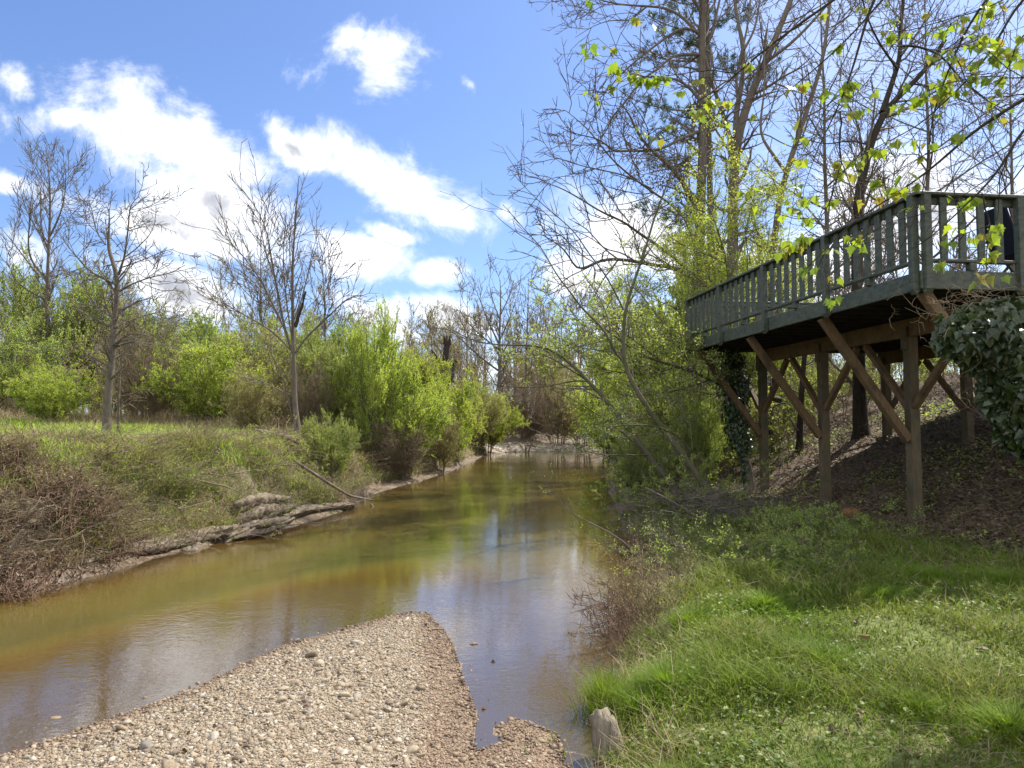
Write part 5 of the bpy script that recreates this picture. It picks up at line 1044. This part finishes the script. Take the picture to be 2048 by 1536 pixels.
for nm, lab, pts, d_, w_ in (('overhanging_branch', 'long thin budding branch reaching out low over the water from the right bank', [(1345, 1190), (1300, 1150), (1262, 1095), (1225, 1068), (1180, 1045), (1140, 1025), (1105, 985), (1090, 965)], 9.8, 5),
                             ('overhanging_branch', 'smaller budding branch over the water below the longest overhanging branch', [(1330, 1130), (1290, 1110), (1240, 1100), (1190, 1085), (1150, 1090)], 10.2, 3.5),
                             ('bare_branch', 'straight bare stick crossing the brush towards the nearest front post', [(1290, 975), (1340, 1000), (1390, 1030), (1440, 1055), (1500, 1080)], 11.2, 4)):
    P, r = limb(pts, d_, w_, 1, -.5, 24); b_ = np.array([P[0][0], P[0][1], gz(P[0][0], P[0][1])]); o = empty(nm, b_, lab, 'branch')
    P1, R1 = grow(P[None], r[None], n=7, per_m=True, tr=(.15, 1), L=(.15, .5), absL=True, ang=(25, 55), N=5, rr=.5, tip=.0018, up=.06, wig=.14); P2, R2 = grow(P1, R1, n=3, L=(.3, .6), ang=(25, 50), N=4, tip=.0015)
    MB().tubes(P, r, 6).tubes(P1, R1, 3).tubes(P2, R2, 3).build('stem', M['twig_grey'], o, True, b_); p, dd = tips(P2, 3, (.3, 1), .01); MB().leaves(p, dd, .022, .6).build('buds', M['leaf_green'], o, False, b_)
# ------------------------------------------------------------------ right bank turf, litter, gravel
okR = lambda x, y, z, I: (I['which'] == 2) & ~I['ins'] & (I['dR'] > .06) & (np.abs(x/np.maximum(y, .1)) < 1.05)
litf = lambda I: ss(I['s'], -.9, .2)
x, y, z, I_ = scatter(640000, (.3, 10), (1.9, 15), okR, lambda x, y, z, I: np.clip(4.2/y, 0, 1)**1.7*(1-.96*litf(I))*(.5+.9*ss(fbm(x, y, 1.3, 3, 41), .33, .58)))
n = len(x); tuft = ss(vnoise(x, y, 1.1, 51), .55, .85)
mb = MB().blades(np.stack([x, y, z-.01], 1), rng.uniform(.03, .12, n)*(.7+1.6*tuft*rng.uniform(0, 1, n)), (.0035+.0007*y)*rng.uniform(.5, 1.7, n), rng.uniform(.3, 1.2, n), .9)
tag(mb.build('turf_grass', M['grass'], None, False), 'short mixed green grass on the near right bank', 'grass', kind='stuff')
cl = []
for (cx, cy, d_, r_, n_, h_) in ((1330, 1330, 4.9, .30, 4200, .24), (1270, 1350, 4.75, .22, 2500, .26), (1450, 1290, 5.1, .35, 3000, .17), (1640, 1270, 5.0, .3, 2500, .18), (1560, 1290, 5.2, .3, 2000, .16), (2020, 1360, 3.9, .22, 2500, .2), (1480, 1290, 4.6, .2, 1200, .2),
                                 (1340, 1500, 3.6, .16, 1000, .2), (1830, 1330, 4.2, .25, 1600, .16), (1370, 1200, 6.2, .4, 3000, .2), (1530, 1190, 6.3, .3, 2000, .2), (1850, 1110, 7.2, .4, 2500, .2), (2000, 1120, 7, .4, 2500, .18), (1750, 1160, 6.6, .4, 2500, .18), (1700, 1480, 3.4, .3, 1200, .15)):
    p = px(cx, cy, d_); a = rng.uniform(0, 6.28, n_); q = np.abs(rng.normal(size=n_))*r_*1.1; xx = p[0]+np.cos(a)*q; yy = p[1]+np.sin(a)*q; zz, I2 = terrain(xx, yy); k = (~I2['ins'])
    cl.append((np.stack([xx, yy, zz-.01], 1)[k], (h_*rng.uniform(.5, 1.15, n_)*(1-.35*np.clip(q/r_, 0, 1)))[k], a[k]))
P_ = np.vstack([c[0] for c in cl]); H_ = np.concatenate([c[1] for c in cl])*.8; A_ = np.concatenate([c[2] for c in cl])
tag(MB().blades(P_, H_, .0065, rng.uniform(.25, .9, len(P_)), .9, A_+rng.normal(size=len(A_))*.8).build('lush_grass', M['grass_tall'], None, False), 'taller lush grass clumps on the near right bank', 'grass', kind='stuff')
# rushes at the creek edge
p = px(1205, 1370, 4.9); n_ = 900; a = rng.uniform(0, 6.28, n_); q = np.abs(rng.normal(size=n_))*.08; xx = p[0]+np.cos(a)*q; yy = p[1]+np.sin(a)*q*1.6; zz = np.maximum(terrain(xx, yy)[0], -.05)
o = MB().blades(np.stack([xx, yy, zz], 1), rng.uniform(.18, .38, n_), .004, rng.uniform(.1, .7, n_), .6).build('rush_clump', M['grass_tall'], None, False); tag(o, 'dark upright rush clump in the shallow edge beside the pale stump', 'rushes')
# long yellowed grass fringe along the lip of the bank
x, y, z, I_ = scatter(34000, (.3, 5), (3.6, 14), lambda x, y, z, I: (I['which'] == 2) & ~I['ins'] & (I['dR'] < .5) & (I['dR'] > .0), lambda x, y, z, I: np.clip(5/y, 0, 1))
n = len(x); tag(MB().blades(np.stack([x, y, z-.02], 1), rng.uniform(.06, .26, n), .0045, rng.uniform(.3, 1.1, n), .9).build('bank_fringe', M['straw'], None, False), 'dry straw coloured grass along the lip of the right bank', 'dry grass', kind='stuff')
x, y, z, I_ = scatter(26000, (.3, 7), (2.2, 8), okR, lambda x, y, z, I: np.clip(3.5/y, 0, 1)*(1-litf(I))*ss(fbm(x, y, 1.1, 3, 61), .42, .6))
n = len(x); tag(MB().blades(np.stack([x, y, z-.01], 1), rng.uniform(.04, .13, n), .004, rng.uniform(.8, 2.2, n), .9).build('dead_grass', M['straw'], None, False), 'flattened dry grass in the bare patches of the near turf', 'dry grass', kind='stuff')
# broad leafed ground cover
x, y, z, I_ = scatter(80000, (.5, 9), (2.1, 14), okR, lambda x, y, z, I: np.clip(4.5/y, 0, 1)**1.2*(1-.75*litf(I))*(.25+ss(fbm(x, y, 1.6, 3, 71), .38, .6)))
n = len(x); Pc = np.stack([x, y, z+rng.uniform(.015, .08, n)], 1)
mb = MB(); lv6 = np.array([(0, 0), (.32, .2), (.38, .55), (0, .95), (-.38, .55), (-.32, .2)]); D_ = rng.normal(size=(n, 3)); D_[:, 2] *= .35
shaped(mb, Pc, D_, rng.normal(size=(n, 3))*.35+[0, 0, 1], rng.uniform(.014, .034, n)*(1+.05*y), lv6, .2, .15)
tag(mb.build('ground_cover', M['leaf_deep'], None, False), 'small round leaved weeds through the grass of the right bank', 'weeds', kind='stuff')
# leaf litter on the slope under the deck and sparse on the turf
x, y, z, I_ = scatter(130000, (1.5, 20), (2, 30), okR, lambda x, y, z, I: np.clip(9/y, 0, 1)**1.3*(litf(I)*.95+.025))
n = len(x); Pc = np.stack([x, y, z+rng.uniform(.0, .03, n)], 1); D_ = rng.normal(size=(n, 3)); D_[:, 2] *= .35; mb = MB()
shaped(mb, Pc, D_, rng.normal(size=(n, 3))*.5+[0, 0, 1], rng.uniform(.03, .075, n), MAPLE[::2]*[1, 1], rng.uniform(-.4, .7, n), .3)
tag(mb.build('leaf_litter', M['dead_leaf'], None, False), 'brown fallen leaves covering the slope under the deck', 'dead leaves', kind='stuff')
x, y, z, I_ = scatter(26000, (1.5, 12), (5, 20), okR, lambda x, y, z, I: litf(I)*ss(fbm(x, y, .7, 3, 81), .42, .6)); n = len(x); Pc = np.stack([x, y, z+rng.uniform(.03, .14, n)], 1); mb = MB()
shaped(mb, Pc, rng.normal(size=(n, 3))*[1, 1, .4], rng.normal(size=(n, 3))*.4+[0, 0, 1], rng.uniform(.025, .055, n), heart(), .2, .2)
tag(mb.build('slope_creeper', M['leaf_green'], None, False), 'creeping green plants scattered on the slope under the deck', 'creepers', kind='stuff')
x, y, z, I_ = scatter(5200, (1.2, 16), (6, 26), okR, lambda x, y, z, I: .35+.65*litf(I)); B = len(x); P = np.zeros((B, 6, 3)); a = rng.uniform(0, 6.28, B); ln = rng.uniform(.2, .8, B)
for k in range(6): P[:, k] = np.stack([x+np.cos(a)*ln*k/5, y+np.sin(a)*ln*k/5, z+.03+rng.uniform(-.01, .3, B)*(k/5)], 1)+rng.normal(size=(B, 3))*.015
tag(MB().tubes(P, np.linspace(1, .4, 6)[None]*rng.uniform(.002, .006, B)[:, None], 3).build('slope_twigs', M['twig_brown'], None, True), 'small sticks littering the slope and bank on the right', 'twigs', kind='stuff')

# gravel stones
def pebbles(name, n, xr, yr, ok, dens, size, sub, mt, label, sink=.25):
    import bmesh
    bm = bmesh.new(); bmesh.ops.create_icosphere(bm, subdivisions=sub, radius=1); IV = np.array([v.co[:] for v in bm.verts]); IT = np.array([[v.index for v in f.verts] for f in bm.faces]); bm.free()
    x, y, z, I_ = scatter(n, xr, yr, ok, dens); n = len(x); s = np.exp(rng.normal(size=n)*.5)*size
    sc = s[:, None]*np.stack([rng.uniform(.8, 1.35, n), rng.uniform(.7, 1.1, n), rng.uniform(.4, .75, n)], 1)
    a = rng.uniform(0, 6.28, n); tl = rng.normal(size=(n, 2))*.25
    nz = 1+.16*rng.normal(size=(n, len(IV), 1)); L = IV[None]*nz*sc[:, None]
    c_, s_ = np.cos(a)[:, None], np.sin(a)[:, None]; X = L[..., 0]*c_-L[..., 1]*s_; Y = L[..., 0]*s_+L[..., 1]*c_; Zz = L[..., 2]+X*tl[:, :1]+Y*tl[:, 1:]
    V = np.stack([X+x[:, None], Y+y[:, None], Zz+(z+sc[:, 2]*sink)[:, None]], -1).reshape(-1, 3); T = (IT[None]+np.arange(n)[:, None, None]*len(IV)).reshape(-1, 3)
    o = MB().add(V, None, T).build(name, mt, None, True); tag(o, label, 'gravel', kind='stuff'); return n
def pebmat(name, stops, rough, wetc=False):
    m, t = mat(name); g = t.add('ShaderNodeNewGeometry'); c = t.ramp(g.outputs['Random Per Island'], stops); n_ = t.noise(g.outputs['Position'], 90, 4)
    if wetc:
        z_ = t.add('ShaderNodeSeparateXYZ', {0: g.outputs['Position']}).outputs[2]
        c = t.mix(t.smooth(z_, .035, -.005), c, t.mix(1, c, (.5, .36, .22), 'MULTIPLY'))
    out(t, bsdf(t, t.mix(.25, c, t.ramp(n_, [(.3, (.12, .08, .05)), (.7, (.5, .42, .34))])), rough, n_, .35, .2, .003)); return m
M['pebble'] = pebmat('mixed river pebbles', [(0, (.07, .052, .032)), (.2, (.16, .12, .072)), (.4, (.235, .185, .115)), (.6, (.285, .24, .165)), (.75, (.19, .125, .065)), (.9, (.42, .39, .32)), (1, (.10, .092, .08))], .75, True)
M['pebble_red'] = pebmat('damp red brown pebbles', [(0, (.075, .045, .024)), (.4, (.13, .08, .042)), (.75, (.2, .13, .072)), (1, (.3, .22, .15))], .6, True)
M['pebble_pale'] = pebmat('sun bleached pebbles', [(0, (.3, .25, .18)), (.5, (.42, .36, .28)), (1, (.55, .5, .43))], .8)
gx = lambda x: ss(x, -.95, -.45)
okG = lambda x, y, z, I: (I['which'] == 3) & ((~I['ins']) | (I['dG'] < .35)) & (np.abs(x/np.maximum(y, .1)) < .8)
redz = lambda x, y, I: np.clip(ss(I['dR'], 1.15, .62)+ss(x+.12*(y-5), -.78, -.5)+.75*ss(I['dG'], .16, .03), 0, 1)
pebbles('gravel', 230000, (-4.2, .7), (3.3, 8), okG, lambda x, y, z, I: (1-.97*redz(x, y, I))*np.clip(5.5/y, .3, 1), .0054, 1, M['pebble'], 'pale mixed river gravel on the bar in front')
pebbles('muddy_gravel', 110000, (-3.5, .7), (3.3, 8), okG, lambda x, y, z, I: .03+.97*redz(x, y, I), .0054, 1, M['pebble_red'], 'damp reddish gravel along the edges of the bar')
pebbles('gravel_cobbles', 5000, (-4.2, .5), (3.3, 6.2), okG, lambda x, y, z, I: (1-redz(x, y, I)), .0105, 2, M['pebble'], 'larger pale pebbles scattered on the bar')
pebbles('submerged_gravel', 26000, (-6.5, .8), (3.6, 8.6), lambda x, y, z, I: I['ins'] & (I['dG'] < 3), lambda x, y, z, I: np.clip(.75-I['dG']*.25, .04, 1)*ss(fbm(x, y, 1.5, 3, 17), .3, .6), .010, 1, M['pebble_red'], 'brown pebbles under the shallow water', .1)
pebbles('spit_gravel', 5000, (-2, 7), (45.5, 49), lambda x, y, z, I: (I['which'] == 1) & ~I['ins'], None, .05, 1, M['pebble_pale'], 'pale stones on the spit at the far end of the creek')

x, y, z, I_ = scatter(700, (-3.5, .7), (3.3, 7.4), okG, lambda x, y, z, I: .25+.6*ss(fbm(x, y, 1.3, 3, 97), .45, .6)); n = len(x); mb = MB()
shaped(mb, np.stack([x, y, z+.012], 1), rng.normal(size=(n, 3))*[1, 1, .2], rng.normal(size=(n, 3))*.3+[0, 0, 1], rng.uniform(.012, .04, n), MAPLE[::2], rng.uniform(0, .6, n), .3)
tag(mb.build('bar_leaf_litter', M['dead_leaf'], None, False), 'scraps of brown leaf lying on the gravel bar', 'dead leaves', kind='stuff')
# ------------------------------------------------------------------ foreground maple on the right
MP = [  # limbs traced where they cross the view, each joined to the trunk that stands just outside the frame
 ([(2300, 60), (2180, 130), (2048, 196), (2011, 221), (1972, 244), (1939, 259), (1924, 284), (1891, 315), (1858, 340), (1820, 368), (1787, 394), (1698, 445), (1650, 503), (1609, 541), (1572, 570)], 3.9, 10, 1.4, .5),
 ([(2300, -90), (2150, -40), (2048, -20), (2030, 15), (2011, 51), (1985, 102), (1947, 147), (1904, 188), (1858, 236), (1815, 264), (1757, 292), (1700, 325)], 4.2, 8, 1.4, .3),
 ([(2300, -280), (2000, -200), (1800, -90), (1736, 0), (1729, 51), (1716, 102), (1703, 142), (1690, 183), (1680, 223), (1650, 262), (1627, 305), (1604, 389)], 4.4, 9, 1.4, .3),
 ([(1680, 223), (1681, 280), (1682, 335), (1665, 389), (1657, 420)], 4.62, 4, 1.2, .1),
 ([(2250, -300), (1950, -150), (1800, -40), (1764, 0), (1721, 51), (1655, 117), (1604, 163), (1541, 203), (1480, 250)], 4.6, 7, 1.2, .4),
 ([(2250, -310), (1900, -170), (1700, -20), (1600, 45), (1560, 76), (1510, 115), (1472, 147), (1440, 180), (1416, 203), (1370, 240)], 5.0, 8, 1.4, .3),
 ([(1472, 147), (1430, 141), (1395, 142), (1345, 152), (1289, 152), (1258, 145)], 5.2, 3, 1.1, .2),
 ([(2330, 130), (2180, 180), (2048, 241), (2023, 300), (1993, 350), (1965, 384), (1930, 415), (1882, 456), (1828, 500), (1787, 520)], 3.6, 8, 1.3, .3),
 ([(1964, 387), (1978, 435), (1975, 490), (1974, 520), (1971, 548)], 3.8, 4, 1.2, .05),
 ([(2200, -250), (2050, -90), (1965, 0), (1944, 38), (1929, 63), (1914, 109), (1896, 145), (1878, 178), (1862, 250), (1857, 320), (1841, 411), (1821, 469), (1780, 527)], 4.3, 7, 1.2, .3),
 ([(1677, 340), (1657, 408), (1633, 449), (1600, 480), (1560, 500)], 4.5, 2.6, 1, .2),
 ([(2320, 20), (2150, 40), (2048, 61), (2028, 81), (2020, 130), (1990, 180), (1960, 200)], 4.0, 5, 1.4, .2),
 ([(2100, 130), (2048, 160), (1980, 150), (1900, 165), (1840, 190), (1790, 215)], 4.1, 3.5, 1.2, .2),
 ([(2200, -120), (2080, -40), (1990, 10), (1900, 40), (1800, 65), (1730, 60)], 4.5, 4, 1.2, .3)]
tk = np.array([3.75, 4.35, 0.]); tz = gz(tk[0], tk[1])
TP, TR = resample(np.array([[3.8, 4.3, tz-.15], [3.75, 4.35, 1.2], [3.7, 4.4, 2.6], [3.85, 4.35, 4.0], [4.2, 4.3, 5.4], [4.9, 4.3, 7.0], [5.6, 4.5, 8.6]]), [.17, .14, .125, .11, .09, .06, .03], 30)
b_ = np.array([3.8, 4.3, tz]); mp = empty('maple_tree', b_, 'maple with drooping branches and fresh yellow green leaves hanging before the deck', 'tree')
mb = MB().tubes(TP, TR, 12, .05); mb.build('trunk', M['bark_grey'], mp, True, b_)
Ls = []
for pts, d_, w0, w1, dd_ in MP:
    P, r = limb(pts, d_, w0*1.15, w1*1.2, dd_, 30, .006)
    if pts[0][0] > 2150:
        i_ = int(np.argmin(np.abs(TP[:, 2]-(P[0][2]-.3)))); P = np.vstack([TP[i_], P]); r = np.r_[r[0]*1.3, r]
    Ls.append(resample(P, r, 34))
# the rest of the crown above and to the right, outside the view, shades the turf
for k in range(15):
    i_ = 12+k; p = TP[i_]; a = k*2.4; ln = rng.uniform(1.8, 3.2); dv = np.array([math.cos(a), math.sin(a)*.8-.1, .4]); pp_ = [p]
    for q in range(8): dv = dv/np.linalg.norm(dv)+rng.normal(size=3)*.1+[0, 0, -.03]; pp_.append(pp_[-1]+dv*ln/8)
    pp_ = np.array(pp_)
    if pp_[-1, 0] < 4.6: continue
    if ((np.abs(pp_[:, 0]/np.maximum(pp_[:, 1], .01)) < .8) & (pp_[:, 2] < 2+.62*pp_[:, 1]) & (pp_[:, 1] > 0)).any(): continue
    Ls.append(resample(pp_, np.linspace(.03, .006, 9), 34))
for k in range(22):
    i_ = 10+k % 18; p = TP[i_]; e = np.array([rng.uniform(5.0, 9.5), rng.uniform(3.2, 9.0), rng.uniform(4.6, 8.5)])
    if e[0]/e[1] < .82: e[0] = e[1]*.82+rng.uniform(.2, 1.5)
    m_ = (p+e)/2+[0, 0, .5]+rng.normal(size=3)*.2; Ls.append(resample(np.array([p, m_, e]), [.035, .02, .006], 34))
LP = np.array([q[0] for q in Ls]); LR = np.array([q[1] for q in Ls])
P1, R1 = grow(LP, LR, n=2.3, per_m=True, tr=(.3, 1), L=(.2, .7), absL=True, ang=(30, 60), N=7, rr=.55, tip=.0014, up=-.02, wig=.16)
P2, R2 = grow(P1, R1, n=3.5, per_m=True, tr=(.2, 1), L=(.06, .3), absL=True, ang=(30, 60), N=5, rr=.6, tip=.0012, up=-.02, wig=.16)
MB().tubes(LP, LR, 7, .04).tubes(P1, R1, 5).tubes(P2, R2, 4).build('branches', M['bark_dark'], mp, True, b_)
pA, dA = tips(P2, 1, (.8, 1)); pB, dB = tips(P1, 1, (.9, 1)); pC, dC = tips(LP, 9, (.4, 1)); pp_ = np.vstack([pA, pB, pC]); dd_ = np.vstack([dA, dB, dC])
k = rng.uniform(0, 1, len(pp_)) < np.where(pp_[:, 2] < 3.95, .42, .9); pp_ = pp_[k]; dd_ = dd_[k]
nl = rng.integers(2, 6, len(pp_)); q = np.repeat(pp_, nl, 0); e = np.repeat(dd_, nl, 0); n = len(q)
az = rng.uniform(0, 6.28, n); D_ = np.stack([np.cos(az)*.7, np.sin(az)*.7, -rng.uniform(.1, 1.3, n)], 1)+e*.3; D_ /= np.linalg.norm(D_, axis=1, keepdims=True)
st = rng.uniform(.02, .05, n)[:, None]; Pl = q+D_*st
pet = np.stack([q, (q+Pl)/2+rng.normal(size=q.shape)*.002, Pl], 1); MB().tubes(pet, np.full((n, 3), .0008), 3).build('petioles', M['leaf_maple'], mp, True, b_)
mb = MB(); shaped(mb, Pl, D_+[0, 0, -.25], rng.normal(size=(n, 3))*.5+[0, 0, 1], rng.uniform(.03, .08, n), MAPLE, rng.uniform(-.1, .7, n), rng.uniform(.1, .1)); mb.build('foliage', M['leaf_maple'], mp, False, b_)

# ivy mass growing out from the maple trunk
n = 4200; C0 = px(2105, 765, 4.35); a = rng.normal(size=(n, 3)); a /= np.linalg.norm(a, axis=1, keepdims=True); 
prof = np.array([(600, 1960), (625, 1915), (650, 1885), (690, 1880), (720, 1925), (750, 1975), (790, 1958), (830, 1985), (870, 2005), (900, 2035), (925, 2060)])
yy = rng.uniform(598, 925, n); xl = np.interp(yy, prof[:, 0], prof[:, 1])+rng.normal(size=n)*10; xx = xl+np.abs(rng.exponential(1, n))*75; xx = np.where(rng.uniform(0, 1, n) < .5, rng.uniform(xl, 2330), xx); xx = np.minimum(xx, 2340)
half = (.12+.36*vnoise(xx, yy, .022, 5))*np.clip((xx-xl+25)/140, .15, 1); dd2 = 4.3+np.where(rng.uniform(0, 1, n) < .8, -half*rng.uniform(.8, 1.05, n), half)*1.0; Pi = np.array([px(a_, b__, c_) for a_, b__, c_ in zip(xx, yy, dd2)])
iv = empty('ivy_vine', C0, 'dense mass of dark glossy ivy bulging in from the right edge below the deck', 'ivy'); nr = np.stack([rng.normal(size=n)*.55-.25, -np.ones(n)+.5*rng.normal(size=n), .65+.6*rng.normal(size=n)], 1)
D_ = np.stack([rng.normal(size=n)*.8, -.25+rng.normal(size=n)*.4, -.9+rng.normal(size=n)*.5], 1)
m_ = 1500; i_ = rng.integers(0, 14, m_); a = rng.uniform(0, 6.28, m_); rr_ = TR[i_]+rng.uniform(.01, .1, m_)
Pi = np.vstack([Pi, TP[i_]+np.stack([np.cos(a)*rr_, np.sin(a)*rr_, rng.uniform(-.15, .15, m_)], 1)]); D_ = np.vstack([D_, np.stack([rng.normal(size=m_)*.4, rng.normal(size=m_)*.4, -np.ones(m_)], 1)]); nr = np.vstack([nr, np.stack([np.cos(a), np.sin(a), .5+0*a], 1)]); n += m_
mb = MB(); shaped(mb, Pi, D_, nr, rng.uniform(.028, .075, n), heart(), rng.uniform(0, .5, n), .3); mb.build('leaves', M['leaf_ivy'], iv, False, C0)
st_ = []
for k in range(60):
    y0 = rng.uniform(600, 900); x1 = np.interp(y0, prof[:, 0], prof[:, 1])+rng.uniform(0, 60); pts = [(2330, y0-rng.uniform(-30, 60)), (2150, y0-20), ((x1+2048)/2, y0-rng.uniform(0, 40)), (x1, y0)]
    st_.append(limb(pts, 4.3+rng.uniform(-.2, .2), 4, 1.2, 0, 16, .01))
SP = np.array([q[0] for q in st_]); SR = np.array([q[1] for q in st_]); P1, R1 = grow(SP, SR, n=7, tr=(.3, 1), L=(.06, .25), absL=True, ang=(30, 70), N=5, rr=.6, tip=.001, up=.05, wig=.25)
MB().tubes(SP, SR, 5).tubes(P1, R1, 3).build('stems', M['twig_brown'], iv, True, C0)
# dry vine twigs curling above the ivy and hanging from the deck underside
tw = [limb([(2080, 640), (2000, 600), (1950, 590), (1915, 585), (1890, 598)], 4.6, 2.5, 1, .2, 18), limb([(2080, 620), (2010, 590), (1975, 600), (1940, 620), (1880, 600)], 4.5, 2.5, 1, .2, 18), limb([(2080, 700), (1960, 660), (1900, 640), (1860, 622), (1842, 627)], 4.5, 2.5, 1, .2, 18), limb([(2100, 880), (2010, 870), (1970, 835), (1945, 812)], 4.4, 2.2, 1, .1, 16), limb([(2100, 800), (1990, 760), (1950, 745), (1930, 752)], 4.4, 2.2, 1, .1, 16)]
SP = np.array([resample(a_, b__, 18)[0] for a_, b__ in tw]); SR = np.array([resample(a_, b__, 18)[1] for a_, b__ in tw]); P1, R1 = grow(SP, SR, n=14, tr=(.25, 1), L=(.08, .32), absL=True, ang=(30, 80), N=6, rr=.7, tip=.001, up=.0, wig=.4); P2, R2 = grow(P1, R1, n=3, L=(.3, .7), ang=(30, 70), N=4, tip=.0009, wig=.3)
MB().tubes(SP, SR, 5).tubes(P1, R1, 3).tubes(P2, R2, 3).build('dry_twigs', M['twig_brown'], iv, True, C0)
P, r = limb([(1783, 608), (1790, 622), (1778, 640), (1782, 655), (1790, 661)], 9.2, 3.5, 1.5, 0, 16, .006); b2 = P[0]; o = MB().tubes(P, r, 6); P1, R1 = grow(P[None], r[None], n=6, tr=(.1, .8), L=(.06, .16), absL=True, ang=(40, 80), N=5, rr=.6, tip=.0015, up=.05, wig=.3)
vo_ = o.tubes(P1, R1, 4).build('hanging_vine', M['twig_brown'], None, True, b2); vo_.location = b2; tag(vo_, 'dry curled vine stub dangling from the underside of the deck', 'vine')
